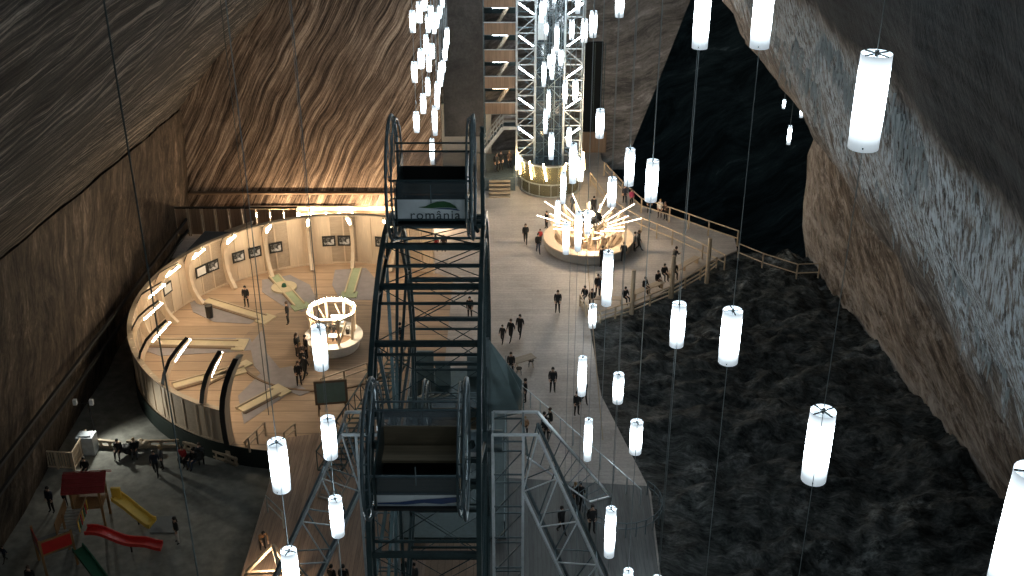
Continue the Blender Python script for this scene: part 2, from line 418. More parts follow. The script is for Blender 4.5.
# ---------------------------------------------------------------- setting: floors
RC = Vector((-12.7, 68.5, 0)); RR = 12.6
fr = [(-13.8,18), (7,18), (7.6,46), (7.8,52), (5.7,62), (5.5,71), (7.2,72.6), (10.6,75.4), (15.1,80.8), (18.1,83.4), (18.3,85.8), (11.2,92.4), (8.6,103.5), (8.6,106.5), (-27,106.5), (-27,82), (-13.8,80)]
b = MB(); b.prism(fr, -1.6, 0); struct(b.build('floor', M['floor']))
b = MB(); b.prism([(-29,18), (-13.75,18), (-13.75,81), (-29,83)], -1.7, -1.2); struct(b.build('floor_playground', M['playground']))
b = MB(); b.prism([(-13.75,19), (-2.7,19), (-2.7,59.0), (-4.5,59.5), (-13.75,57.2)], .004, .05); struct(b.build('floor_deck', M['deck']))
b = MB(); b.prism([(-2.7,19), (6.9,19), (7.5,46), (7.7,52.5), (-2.7,53.5)], .004, .05); struct(b.build('floor_deck_grey', M['deck_grey']))
# rubble ground on the right, stepping away to the pit edge
def xl(y):
    pts = [(18,7.0), (46,7.6), (52,7.8), (62,5.7), (71,5.5), (72.6,7.2), (75.4,10.6), (80.8,15.1), (83.4,18.1)]
    for (a, b_) in zip(pts[:-1], pts[1:]):
        if y <= b_[0]: return a[1]+(b_[1]-a[1])*(y-a[0])/(b_[0]-a[0])
    return 18.1
vs = []; fs = []; NY, NX = 260, 120
for j in range(NY+1):
    y = 16+(83.4-16)*j/NY
    for i in range(NX+1):
        s = i/NX; x0 = xl(y)-.15; x = x0+(29.5-x0)*s
        yy = y + (-3.4*max(0, (x-18)/6) if j == NY else 0)
        h = 2.6*s*max(0, min(1, (74-y)/30))
        amp = min(1, s*6)
        z = -.12 + h + amp*(0.75*noise.noise(Vector((x*.22, y*.3, 1)))+.55*noise.noise(Vector((x*.7, y*1.0, 5)))+.22*noise.noise(Vector((x*2.2, y*2.6, 9))))
        if j >= NY-1: yy = min(yy, 83.4)
        vs.append((x, yy if j < NY else yy, z))
for j in range(NY):
    for i in range(NX): a = j*(NX+1)+i; fs.append((a, a+1, a+NX+2, a+NX+1))
n0 = len(vs)
for i in range(NX+1): v = vs[NY*(NX+1)+i]; vs.append((v[0], v[1]-.4, -46))
for i in range(NX): a = NY*(NX+1)+i; fs.append((a, a+1, n0+i+1, n0+i))
me = bpy.data.meshes.new('floor_rubble'); me.from_pydata(vs, [], fs); me.materials.append(M['rock'])
me.polygons.foreach_set('use_smooth', [True]*len(me.polygons)); struct(put('floor_rubble', me))

# white drip curtain of salt icicles on the right slope
def right_x(z):
    prof = [(24,-3), (23.6,0), (22.9,6), (22.6,11.5), (19.2,16), (15.2,20), (12.9,25.5), (11.6,31), (10.9,38), (10.4,50)]
    for (a, b_) in zip(prof[:-1], prof[1:]):
        if z <= b_[1]: return a[0]+(b_[0]-a[0])*(z-a[1])/(b_[1]-a[1])
    return 10.4
b = MB()
for i in range(4200):
    y = random.uniform(22, 83); z = random.triangular(21.0, 28.4, 27)
    if noise.noise(Vector((y*.25, z*.3, 2)))+.25 < random.random()*.6: continue
    x = right_x(z)+fl(y, z)+.05; L = random.uniform(.15, .7); r = random.uniform(.03, .07)
    b.tube((x, y, z+.2), (x+random.uniform(-.05,.15), y, z-L), r, r*.15, 4, False)
tag(b.build('salt_icicles', plain('white_salt_crust', (.44,.47,.47), .7)), 'ragged curtain of white salt icicles hanging along the right wall slope', 'salt icicles', kind='stuff')
# ---------------------------------------------------------------- pendant tube lamps (unit tube: z 0 .. -1, radius .5)
def lamp_meshes():
    b = MB(); b.lathe([(.5,-1), (.5,0)], n=20); dif = b.mesh('tube_diffuser', M['diffuser'], True)
    b = MB(); b.lathe([(.001,-.955), (.46,-.955)], n=20); endd = b.mesh('tube_end', M['tube_end'], True)
    b = MB(); b.lathe([(.001,-.07), (.47,-.07)], n=20); top = b.mesh('tube_inner', M['tube_end'], True)
    b = MB()
    for a in (PI/4, -PI/4): b.box((0,0,-.004), (1.0,.055,.012), a)
    b.tube((0,0,-.03), (0,0,.03), .07, n=8); br = b.mesh('tube_bracket', M['black'])
    b = MB()
    for a in (.6, 2.5, 4.4): b.box((.5*math.cos(a), .5*math.sin(a), -.955), (.05,.05,.018), a)
    clip = b.mesh('tube_clip', M['black'])
    b = MB(); b.tube((0,0,0), (0,0,1), 1, n=5, cap=False); cab = b.mesh('tube_cable', M['cable'])
    return dif, endd, top, br, clip, cab
DIF, ENDD, TOPD, BRK, CLIP, CAB = lamp_meshes()
def pendant(x, y0, y1, wpx, label, group=None, dcap=93.0, xb=None, H=1.9, down=True, dmin=0, zc=46):
    ym = (y0+y1)/2; dep = R(PITCH)+math.atan((ym-288)/F)
    y0 += .5*wpx*math.sin(dep); y1 -= .5*wpx*math.sin(dep); wpx *= .95
    h = y1-y0
    d = F*H*math.cos(dep)/h*1.0
    d = min(max(d, dmin), dcap)
    p = dp(x, y0, d)
    if p.z-H < 0.4: 
        d = d*(CZ-2.6)/(CZ-p.z) if p.z < 2.6 else d; p = dp(x, y0, d)
    # the length that spans y0..y1 on the upright line through p
    r1 = ray(x, y1); L = p.z-(CZ+r1.z*(p.y/r1.y)); wd = wpx*d/F
    t = thing('pendant_lamp', label, 'lamp', p, 0, group)
    sc_ = (wd, wd, L)
    put('diffuser', DIF, t, scale=sc_); put('bottom_disc', ENDD, t, scale=sc_); put('inner_disc', TOPD, t, scale=sc_)
    put('bracket', BRK, t, scale=sc_, rot=(0,0,random.uniform(0,1.5)))
    if h > 35: put('clip', CLIP, t, scale=sc_)
    rc = max(.009, .00021*d)
    put('cable', CAB, t, scale=(rc, rc, zc-p.z))
    zb = -p.z+.05 if down else -L-.01
    if down and h > 33: put('lower_cable', CAB, t, loc=(0,0,-p.z+.05), scale=(rc, rc, p.z-L-.05))
    return t
LA = [  # x top, y top, y bottom, width, label
 (877,48,153,33,'large white tube lamp hanging high in front of the right slope, upper right'),
 (823.5,403,487,27,'white tube lamp hanging low over the dark rubble, nearest the lower right corner but one'),
 (733,305,367,21,'white tube lamp over the middle of the dark rubble, left of the low right one'),
 (679.5,300,349,15,'white tube lamp just beyond the fence corner, over the rubble edge'),
 (1034,458,600,40,'largest white tube lamp, cut off by the lower right corner of the view'),
 (704,-12,50,17,'white tube lamp cut by the top edge at the tip of the dark cavern opening'),
 (766,-22,50,21,'white tube lamp cut by the top edge against the right wall drips'),
 (653,158,203,13,'white tube lamp hanging in front of the left edge of the black cavern'),
 (630.5,147,187,10,'slim white tube lamp beside the cavern edge, left and above its wider neighbour'),
 (612.5,176,208,9,'white tube lamp hanging over the back of the round sunburst stall'),
 (600.5,108,139,8.5,'white tube lamp right of the lift tower beside the brown doorway panel'),
 (620.5,-14,18,9,'white tube lamp cut by the top edge before the grey end wall'),
 (593.7,10,38,7.5,'white tube lamp above the black doorway, right of the pair beside the lift tower'),
 (584.8,18,43,6.5,'white tube lamp above the black doorway, close against the lift tower'),
 (608.5,249,307,10.5,'tall white tube lamp hanging in front of the bench fence'),
 (593,303,329,7.5,'small white tube lamp hanging low at the rounded end of the bench fence'),
 (582.8,355,397,8.5,'slim white tube lamp over the floor beside two people in dark coats'),
 (588.8,417,462,8,'slim white tube lamp over the walkway behind the stair rail'),
 (619,371,405,11,'short white tube lamp over the floor edge, left of the rubble'),
 (637,418,456,13,'white tube lamp over the near rubble with pale salt patches beside it'),
 (611.3,505,559,11,'slim bright tube lamp in front of the curved guard rail'),
 (628.5,567,600,10,'white tube lamp showing only its top at the bottom edge, left of the other'),
 (657.5,574,612,11,'white tube lamp whose top barely shows at the bottom edge, right of its pair'),
 (276.5,436,495,19.5,'white tube lamp hanging low over the playground edge and ring steps'),
 (327.5,414,461,15,'white tube lamp in front of the green board stand'),
 (335,494,539,14,'white tube lamp over the brown decking left of the wheel'),
 (288.5,545,600,17,'white tube lamp at the bottom edge above the light timber frame'),
 (318,323,372,15,'white tube lamp hanging beside the octagonal booth in the ring'),
 (563.5,171,204,5.5,'slim tube lamp hanging left above the sunburst stall'),
 (557.8,200,226,5,'small slim tube lamp among the left rays of the sunburst stall'),
 (566.5,221,255,6.5,'tube lamp in front of the left rim of the sunburst stall'),
 (578.8,210,252,7,'tall tube lamp hanging left of the silver dome of the stall'),
 (588,210,235,6,'short tube lamp hanging right in front of the silver dome'),
 (573.5,142,184,7.5,'tall tube lamp between lift tower base and sunburst stall'),
 (580.8,157,182,6.5,'short tube lamp right beside the tall one at the foot of the lift tower'),
 (551.5,132,160,5.2,'tube lamp hanging before the amber lights of the lift base'),
 (784.5,99,109,3.0,'tiny distant tube lamp inside the black cavern, topmost left of three'),
 (803,101,118,3.6,'tiny distant tube lamp inside the black cavern, close to the rock edge'),
 (790.5,125,145,4.0,'distant tube lamp inside the black cavern, lowest of three'),
]
for (x, a, b_, wp, lb) in LA:
    pendant(x, a, b_, wp, lb, dcap=118 if 'cavern, ' in lb and 'istant' in lb else (84 if a > 205 else 91), H=1.5 if x in (335, 327.5) else 1.9)
TW = [(542,0,23,4.2),(545.3,-8,15,3.8),(546.4,22,36,3.4),(554.5,-8,4,3.2),(557,23,55,4.4),(553.5,46,68,3.6),(549.3,54,69,3.6),(552,65,80,3.8),(544,61,87,4.2),(561.3,49,66,4.6),(548.8,89,118,3.6),(565.4,80,104,4.6),(575.6,79,101,5.6),(572,19,40,4.8),(578.3,-14,14,5),(545.7,108,134,4.2),(569.3,127,147,5)]
for (x, a, b_, wp) in TW:
    pendant(x, a, b_, wp, 'small white tube lamp in the swarm hanging before the steel lift tower', 'tube lamps before the lift tower', dcap=91, zc=44)
LC = [(412,10,33,6),(419,1,23,6),(424.6,-8,11,5.4),(430.7,5,22,5),(427.4,14,33,5),(442.5,-8,8,4.2),(439.7,5,19,4.4),(436.7,12,28,4.4),(434,20,34,4.4),(447,27,45,4.4),(445.7,37,51,4.6),(426,34,54,5.4),(432,43,59,4.8),(444.6,48,61,4.8),(420.7,48,69,6),(428.6,54,72,5.2),(443,60,73,4.8),(441,62,80,5),(414,61,83,6),(427.6,77,96,5),(440,70,87,5),(437.4,81,97,5),(436.7,92,110,5),(422.8,93,114,5.6),(416,111,133,6),(434.3,105,136,5),(431.8,138,165,5)]
for (x, a, b_, wp) in LC:
    pendant(x, a, b_, wp, 'small white tube lamp in the dense cluster above the big wheel', 'tube lamps clustered above the wheel', dcap=80, zc=44)
for (x, y, z) in ((-2,20,38.6), (2.5,30,36.2), (-5,38,34.3)):      # unseen lamps added above the frame to light the wheel from the front
    t = thing('pendant_lamp', 'added white tube lamp above the view that lights the wheel from the front', 'lamp', (x, y, z), 0, 'added tube lamps above the view')
    for n_, m_ in (('diffuser', DIF), ('bottom_disc', ENDD), ('inner_disc', TOPD), ('bracket', BRK)): put(n_, m_, t, scale=(.56,.56,1.9))
    put('cable', CAB, t, scale=(.01,.01,46-z))
# two plain hanging cables on the left, and the power cable slanting over the floor edge
def cable_thing(x, y, d, r, mat, label, z0=0.0):
    p = dp(x, y, d); b = MB(); b.tube((0,0,46), (0,0,z0+.05), r, n=5)
    o = b.build('hanging_cable', mat); o.location = (p.x, p.y, 0)
    return tag(o, label, 'cable')
cable_thing(148, 270, 33, .026, M['cable_dk'], 'bare hanging cable over the dark gap left of the ring', -1.2)
cable_thing(232, 100, 62, .022, M['cable_dk'], 'bare hanging cable crossing the back wall left of the wheel', 0)
b = MB(); b.path([gp(585,318,.1)+Vector((0,0,5)), gp(591,352,.1)+Vector((0,0,2.6)), gp(600,420,.1)+Vector((0,0,.6)), gp(603,440,.1)], .035, 5)
tag(b.build('guy_cable', M['timber_h']), 'pale cable slanting down from the bench fence to the floor edge', 'cable')

# ---------------------------------------------------------------- round pavilion with curved ribs and minigolf lanes
b = MB(); b.prism([(min((RR+.15)*math.cos(2*PI*k/120), 8.2), (RR+.15)*math.sin(2*PI*k/120)) for k in range(120)], -1.25, .03); o = b.build('ring_platform', M['ring_floor'], None); o.location = RC
tag(o, 'round raised ply floor of the minigolf pavilion', 'platform')
b = MB(); b.lathe([(RR+.22,-1.2), (RR+.22,.1), (RR+.16,.1), (RR+.16,-1.2)], n=80, a0=R(95), a1=R(262)); b.build('skirt', M['green_skirt'], o)
b = MB(); b.lathe([(2.2,.035), (6.0,.035), (6.0,.05), (2.2,.05), (2.2,.035)], n=64); b.build('plank_circle', M['ring_floor2'], o)
b = MB(); b.lathe([(6.0,.03), (6.15,.03), (6.15,.12), (6.0,.12), (6.0,.03)], n=64, a0=R(200), a1=R(320)); b.build('edge_strip', M['brown_border'], o)
def rp(a, r, z=0): return Vector((r*math.cos(R(a)), r*math.sin(R(a)), z))
wall = thing('plywood_screen', 'curved pale plywood screen around the minigolf ring', 'screen', RC)
A0, A1, NPAN = 58.0, 250.5, 40
def htop(a): return 3.35+.75*math.sin(R(a)) - (.25 if a > 200 else 0)*min(1,(a-200)/30)
for i in range(NPAN):
    a = A0+(A1-A0)*i/NPAN; c = A0+(A1-A0)*(i+1)/NPAN; n = 4
    b = MB(); ht = htop((a+c)/2)
    pts = [rp(a+(c-a)*k/n, RR) for k in range(n+1)]
    W = [Vector((0,0,ht/2-.08))]*(n+1); T = [rp(a+(c-a)*k/n, .04) for k in range(n+1)]
    b.ribbon([p+Vector((0,0,ht/2+.05)) for p in pts], W, T)
    pn = b.build('wall_panel', M['ply_dk'] if (i % 5 in (1,2)) else M['ply'], wall)
    b = MB()
    for zz in (.10, ht-.02): b.ribbon([p*1.0+Vector((0,0,zz)) for p in pts], [Vector((0,0,.07))]*(n+1), [rp(a+(c-a)*k/n, .085) for k in range(n+1)])
    b.bar(rp(a, RR), rp(a, RR, ht), .11, .20, up=rp(a,1)); b.build('panel_frame', M['ply'], pn)
b = MB(); b.ribbon([rp(a, RR+.02, htop(a)+.05) for a in [A0+(A1-A0)*k/90 for k in range(91)]], [rp(A0+(A1-A0)*k/90, .17) for k in range(91)], Vector((0,0,.035)))
b.build('top_rail', M['timber_h'], wall)
def rib_pts(a, s=1.0):
    prof = [(-1.15,.0), (-.62,.55), (-.32,1.1), (-.16,1.8), (-.14,2.5), (-.30,3.2), (-.68,3.85), (-1.2,4.35), (-1.95,4.8)]
    if s < .5: prof = [(-.12,.0), (-.05,.55), (-.02,1.1), (-.02,1.8), (-.08,2.5), (-.30,3.2), (-.75,3.9), (-1.35,4.45), (-2.1,4.9)]
    return [rp(a, RR+r, z+.03) for r, z in prof]
where = {73:'hidden behind the wheel at the ring back',88:'at the ring back between framed prints and the wheel',104:'at the ring back, left of two framed prints',119:'at the ring back, right of a single dark print',135:'at the ring back left, by a pair of dark prints',150:'at the left of the ring beyond the pale framed print',166:'at the far left of the ring near the wall foot',181:'at the leftmost point of the ring',197:'at the left front of the ring, behind three open ribs',212:'at the left front, third rib from the ring entrance',228:'at the ring front, second rib from the entrance',243:'at the ring front nearest the entrance'}
for k, a in enumerate((73,88.5,104,119.5,135,150.5,166,181.5,197,212.5,228,243.5)):
    front = a > 190
    pts = rib_pts(a, .3 if front else 1.0); tang = Vector((-math.sin(R(a)), math.cos(R(a)), 0))
    th = [(pts[min(i+1,8)]-pts[max(i-1,0)]).normalized().cross(tang)*((.15 if front else .24) if i < 7 else .10) for i in range(9)]
    b = MB(); b.ribbon(pts, tang*.13, th)
    rib = b.build('pavilion_rib', M['ply'])
    rib.location = RC; tag(rib, 'curved plywood rib '+where[int(a)], 'rib', 'curved ribs of the pavilion')
    b = MB(); b.ribbon([p+tang*0+h*1.1 for p, h in zip(pts[4:], [t_*-1 for t_ in th[4:]])], tang*.15, [h*.12 for h in th[4:]]); b.build('dark_edge', M['black'], rib)
    inw = -rp(a, 1)
    b = MB(); b.tube(pts[6]+inw*.22+Vector((0,0,-.12)), pts[8]+inw*.15+Vector((0,0,-.10)), .05, n=8); b.build('led_tube', M['led'], rib)
b = MB(); a = 250.5; pts = rib_pts(a, .3); tang = Vector((-math.sin(R(a)), math.cos(R(a)), 0))
b.ribbon([rp(a, RR, -1.1)]+pts, tang*.16, rp(a, .30)); o = b.build('entrance_rib', M['timber']); o.location = RC
tag(o, 'tall grey-brown end rib at the open front edge of the ring', 'rib')
b = MB(); b.ribbon([p+rp(a,.32) for p in pts], tang*.17, rp(a,.03)); b.build('dark_edge', M['black'], o)
# framed prints on the wall
PR = [(206.5,273,'pale framed print on the ring wall, left of a dark one'),(218.5,268.5,'dark print right beside the pale framed one'),(244,260.5,'dark print between the left ribs, left of its pair'),(259,256,'dark print between the left ribs, right of its pair'),(280,253.5,'single dark print just right of a rib'),(328.7,244.2,'greyish print on the back wall of the ring, left of its pair'),(343.2,245,'squarer print on the back wall of the ring, right of its pair'),(379,245.5,'dark print half hidden by the wheel edge'),(174,292,'small pale print at the far left of the ring wall')]
for (px, py, lb) in PR:
    p = gp(px, py, 2.0)-RC; a = math.degrees(math.atan2(p.y, p.x)); q = RC+rp(a, RR-.12, 2.0)
    if px < 180: q.z = 2.2
    t = thing('framed_print', lb, 'picture', q, R(a)+PI/2)
    b = MB(); b.box((0,0,0), (1.02,.05,.86)); b.build('print_frame', M['black'], t)
    b = MB(); b.box((0,.032,0), (.78,.02,.60)); b.build('print', M['white'] if 'pale' in lb.split(' on ')[0].split(' beside ')[0].split(' right ')[0] else M['photo'], t)
# carpets and lanes
def carpet(pxs, mat, label, z=.045, name='carpet', th=.02):
    P = [gp(x, y, z) for x, y in pxs]; b = MB(); b.prism([(p.x, p.y) for p in P], z-.0, z+th)
    return tag(b.build(name, mat), label, 'carpet')
carpet([(190,303),(200,298),(226,305),(262,318),(250,324),(214,322),(193,312)], M['grey_carpet'], 'lilac grey carpet patch around the leftmost back lane')
carpet([(262,280),(290,275),(310,285),(318,303),(302,312),(283,306),(262,292)], M['grey_carpet'], 'lilac grey carpet patch around the lane with a round obstacle')
carpet([(335,270),(366,268),(378,282),(372,300),(340,300),(332,285)], M['grey_carpet'], 'lilac grey carpet patch at the ring back near the wheel')
carpet([(145,338),(250,338),(255,350),(230,352),(160,356),(143,350)], M['grey_carpet'], 'lilac grey carpet strip under the long left lane')
carpet([(238,396),(262,372),(292,366),(300,378),(285,396),(244,424)], M['grey_carpet'], 'lilac grey carpet strip near the ring entrance')
carpet([(250,345),(262,330),(266,352),(286,376),(310,392),(300,396),(270,384),(254,366)], M['grey_carpet'], 'curving lilac grey path around the inner circle', .06)
def lane(x0, y0, x1, y1, wd, label, green=True, disc=None):
    p = gp(x0, y0, 0); q = gp(x1, y1, 0); d = q-p; L = d.length; rz = math.atan2(d.y, d.x)
    t = thing('golf_lane', label, 'golf lane', ((p+q)/2), rz)
    b = MB(); b.box((0,0,.12), (L, wd*.72, .09)); b.box((L*.46,0,.10), (.9, wd*1.5, .09)); b.build('playing_surface', M['green_carpet'] if green else M['cream_carpet'], t)
    for s in (-1, 1):
        b = MB(); b.box((-.2,s*wd*.43,.16), (L*.92,.10,.18)); b.build('side_board', M['cream_carpet'] if green else M['timber_h'], t)
    b = MB(); b.box((0,-wd*.52,.06), (L,.06,.10)); b.build('edge_board', M['brown_border'], t)  # brown board along one side of the lane
    if disc is not None:
        b = MB(); b.lathe([(.01,.2), (.95,.2), (.95,.06)], (L*disc,0,0), 20); b.build('round_section', M['cream_carpet'], t)
        b = MB(); b.lathe([(.01,.5), (.14,.42), (.2,.2)], (L*disc,0,0), 12); b.build('obstacle', M['green'], t)
lane(206,302,268,321,.9,'cream golf lane with a dark edge, at the left back of the ring', False)
lane(274,277,302,309,.85,'green golf lane with a round middle section, at the ring back', True, -.12)
lane(357,270,349,297,.8,'short green golf lane running toward the booth, nearest the wheel', True)
lane(145,344,244,346,1.0,'long straight cream lane across the left of the ring', False)
lane(174,388,240,370,.9,'cream lane slanting up behind the front ribs', False)
lane(241,412,281,391,.9,'cream lane beside the entrance rib', False)
lane(205,385,246,365,.5,'narrow cream lane between the two slanting front lanes', False)
for (x, y, lb) in ((210,317,'small dark bin on the golf carpet left of the standing person'),):
    o = MB().lathe([(.01,0), (.24,0), (.28,.95), (.01,.95)], n=14).build('litter_bin', M['black']); o.location = gp(x, y, .07); tag(o, lb, 'bin')

# octagonal lit booth
bc = gp(334.5, 347, 0); bc.z = .05
t = thing('octagonal_booth', 'white round booth with a lit octagonal timber frame, in the middle of the ring', 'booth', bc)
MB().lathe([(1.62,.0), (1.72,.12), (1.86,.75), (1.9,.78)], n=40).build('drum', M['white'], t)
MB().lathe([(1.30,.80), (2.0,.80), (2.0,.90), (1.30,.90), (1.30,.80)], n=40).build('counter', M['white'], t)
MB().lathe([(.01,.04), (1.6,.04)], n=32).build('booth_floor', M['ring_floor2'], t)
for k in range(8):
    a = 22.5+45*k; c = a+45
    MB().bar(rp(a,1.45,.88), rp(a,1.62,2.75), .16, .16).build('post', M['ply'], t)
    e = MB().bar(rp(a,1.62,2.8), rp(c,1.62,2.8), .16, .18).build('ring_beam', M['ply'], t)
    MB().tube(rp(a+4,1.60,2.95), rp(c-4,1.60,2.95), .032, n=8).build('led_tube', M['led'], e)
    MB().bar(rp(a,1.5,.95), rp((a+c)/2,1.55,2.5), .09).build('brace', M['ply'], t)
MB().box((.2,.9,1.7), (.85,.05,.55)).build('screen', M['screen'], t)
MB().box((.15,-.3,1.0), (.9,.5,.06)).build('shelf', M['white'], t)
for (dx, dy, sz) in ((-1.0,.3,(.5,.3,.5)), (-.6,1.0,(.6,.25,.7)), (.95,.3,(.25,.5,.4)), (0,1.3,(.5,.2,.5))):
    o = MB().box((0,0,sz[2]/2), sz).build('supply_box', M['photo'], t); o.location = (dx, dy, .9)
# entrance rail, barrier and the board on its stand
def railing(label, pts, h=1.05, sp=1.6, mat='timber', name='railing', rails=(1.0,.55), r=.05, balu=False, cat='railing', pw=None):
    pts = [Vector(p) for p in pts]
    t = thing(name, label, cat, pts[0]); o0 = pts[0]; P = [p-o0 for p in pts]; pw = pw or r*2
    for z in rails:
        b = MB()
        for a, c in zip(P[:-1], P[1:]): b.bar(a+Vector((0,0,h*z)), c+Vector((0,0,h*z)), r*1.5, r*1.3)
        b.build('rail', M[mat], t)
    seen = set(); k = 0; first = None
    for a, c in zip(P[:-1], P[1:]):
        n = max(1, round((c-a).length/sp))
        for i in range(n+1):
            p = a.lerp(c, i/n); key = (round(p.x,1), round(p.y,1))
            if key in seen: continue
            seen.add(key)
            if first is None:
                first = MB().box((0,0,h/2), (pw,pw,h)).mesh('post', M[mat])
            put('post', first, t, p)
    return t
railing('light timber hand rail on the low steps of the ring entrance', [gp(245,457,-1.15), gp(250,452,0), gp(266,436,0)], 1.0, 1.0)
railing('timber barrier rail inside the ring below the booth', [gp(322,392,.05), gp(345,384,.05), gp(368,376,.05)], 1.0, 1.5)
railing('short timber rail beside the foot of the green board', [gp(285,445,.05), gp(296,436,.05)], .9, 1.0)
t = thing('steps', 'low wooden steps from the playground up to the ring deck', 'steps', gp(262,452,-1.2))
for k in range(4): MB().box((0,0,0), (3.6,.38,.27)).build('step', M['deck'], t).location = (.9, .38*k, .14+.28*k)
bp = gp(333,416,.05)
t = thing('notice_board', 'dull green board in a dark frame on a stand at the deck edge', 'board', bp, R(8))
MB().box((0,0,1.75), (1.75,.06,1.45)).build('panel', M['board'], t)
b = MB()
for z in (.97, 2.53): b.box((0,0,z), (2.0,.12,.14))
for x in (-.93,.93): b.box((x,0,1.75), (.14,.12,1.6))
b.build('board_frame', M['brown_border'], t)
for s in (-1, 1): MB().bar((s*.8,0,1.0), (s*.85,.1,0), .09).build('leg', M['brown_border'], t); MB().bar((s*.8,.05,1.2), (s*.8,.9,0), .07).build('leg', M['brown_border'], t)

# ---------------------------------------------------------------- back zone left: screen fence, tarpaulin roof, strip light
q0 = yp(176,226,86.0); q1 = yp(286,222,86.0)
t = thing('screen_fence', 'low brown panel fence behind the ring in front of the back wall', 'fence', (q0.x, 86, 0))
n = 9; wd = (q1.x-q0.x+1)/n
for i in range(n):
    f = MB().box((wd*(i+.5),0,1.35), (wd*.94,.08,2.2)).build('fence_panel', M['tower_wood'], t)
    b = MB()
    for x in (wd*i+.08, wd*(i+1)-.08): b.box((x,-.03,1.35), (.10,.12,2.5))
    b.build('panel_frame', M['timber'], f)
MB().box((n*wd/2,0,2.6), (n*wd,.2,.12)).build('top_rail', M['black'], t)
tp = [gp(205,231,2.6), gp(236,232,2.6), gp(229,242,2.2), gp(196,262,1.8), gp(168,283,1.6), gp(163,281,1.6), gp(176,262,2.0)]
b = MB(); nb = len(tp); b.add(tp+[p-Vector((0,0,.15)) for p in tp], [tuple(range(nb))[::-1], tuple(range(nb,2*nb))]+[(i,(i+1)%nb,nb+(i+1)%nb,nb+i) for i in range(nb)])
o = b.build('tarpaulin_roof', M['awning']); tag(o, 'charcoal tarpaulin roof between the ring wall and the left wall', 'roof')
for i, p in enumerate(tp):
    if i in (0,1,3,5): MB().box((p.x,p.y,p.z/2-.3), (.12,.12,p.z-.3)).build('roof_post', M['black'], o)
b = MB(); b.box((0,0,0), (2.6,.8,.08), M=Matrix.Rotation(R(-20),3,'Y')); o = b.build('roof_gable', M['ply']); o.location = yp(238,228,85.2); tag(o, 'small orange timber gable sticking up beside the tarpaulin roof', 'gable')
# the lit gallery strip at the foot of the back wall
gz = yp(300,219,89.2).z
t = thing('lit_gallery', 'pale gallery wall with a row of small warm lights behind the ring', 'gallery', (-17.5, 89.3, 0))
MB().box((4.2,.3,gz/2+.5), (18,.2,gz+1.0)).build('gallery_wall', M['ply'], t)
for k, px in enumerate((257,270,284,298,310,326,339,352)):
    p = yp(px, 218, 89.0); o = MB().tube((0,0,0), (0,0,.42), .06, n=8).build('wall_light', M['led'], t); o.location = (p.x+17.5, -.15, p.z)
p0 = yp(360,209.5,90.25); p1 = yp(386,210.5,90.25)
o = MB().tube(p0, p1, .08, n=8).build('strip_light', M['led']); tag(o, 'long warm strip light on the back wall beside the wheel ring', 'light')

# ---------------------------------------------------------------- centre: dark door, brown panel, lit opening, stair tower, lift
a0 = yp(581,150,105.9); a1 = yp(603.5,42,105.9)
b = MB(); b.box(((a0.x+a1.x)/2,105.9,(yp(590,132,105.9).z+a1.z)/2), (a1.x-a0.x,.25,a1.z-yp(590,132,105.9).z)); o = struct(b.build('door_1', M['void']))
for k in range(3): MB().box((a0.x+.1+k*.95,105.72,(yp(590,132,105.9).z+a1.z)/2), (.06,.06,a1.z-yp(590,132,105.9).z)).build('door_frame', M['steel'], o)
pb = yp(590,132,105.5).z
o = MB().box((a0.x+1.1,105.5,pb/2), (2.6,.2,pb)).build('barrier_panel', M['tower_wood']); tag(o, 'brown plank panel under the tall black doorway', 'panel')
# pale lit wall seen through the opening under the dark panel
o = MB().box((-5.0,105.5,2.4), (6.0,.3,5.0)).build('opening_wall', M['white']); struct(o); o.name = 'wall_opening'
o = MB().tube((-5.6,104.6,4.4), (-3.2,104.6,4.4), .07, n=8).build('strip_light', M['led_amber']); tag(o, 'warm strip light inside the lit opening under the dark panel', 'light')
TX0, TX1, TY = yp(484.5,150,97.5).x, yp(516.5,150,97.5).x, 97.5
t = thing('stair_tower', 'tall stair tower with brown plank balustrades left of the lift', 'stair tower', ((TX0+TX1)/2, TY, 0))
TWd = TX1-TX0
for s in (-1, 1):
    for yy in (0, 3.6): MB().box((s*TWd/2,yy,22), (.16,.16,44)).build('tower_post', M['steel_mid'], t)
tops = [yp(500,y,TY).z for y in (102.5,76,49.5,22.5)]; dz = (tops[-1]-tops[0])/3
for k in range(-0, 10):
    zt = tops[0]+dz*k
    p = MB().box((0,-.05,zt-.52), (TWd-.2,.08,1.02)).build('balustrade', M['tower_wood'], t)
    MB().box((0,-.05,zt+.02), (TWd-.1,.12,.07)).build('hand_rail', M['steel_lt'], p)
    MB().box((0,1.8,zt-1.05), (TWd,3.6,.10)).build('landing', M['steel_mid'], t)
    MB().box((0,3.55,zt+.4), (TWd,.08,1.0)).build('back_panel', M['steel'], t)
    fl_ = MB()
    for q in range(8): fl_.box((-.55+q*.16,1.0,zt-.9+q*.30*dz/2.6), (.2,.9,.06))
    fl_.bar((-.6,.5,zt-.95), (.75,.5,zt-.95+8*.3*dz/2.6), .07,.2); fl_.bar((-.6,1.5,zt-.95), (.75,1.5,zt-.95+8*.3*dz/2.6), .07,.2)
    fl_.build('stair_flight', M['timber_h'], t)
    MB().tube((-.65,.25,zt+.98*dz/2.6+.35), (.65,.25,zt+.98*dz/2.6+.35), .075, n=8).build('led_tube', M['led_cool'] if k > 0 else M['led_soft'], t)
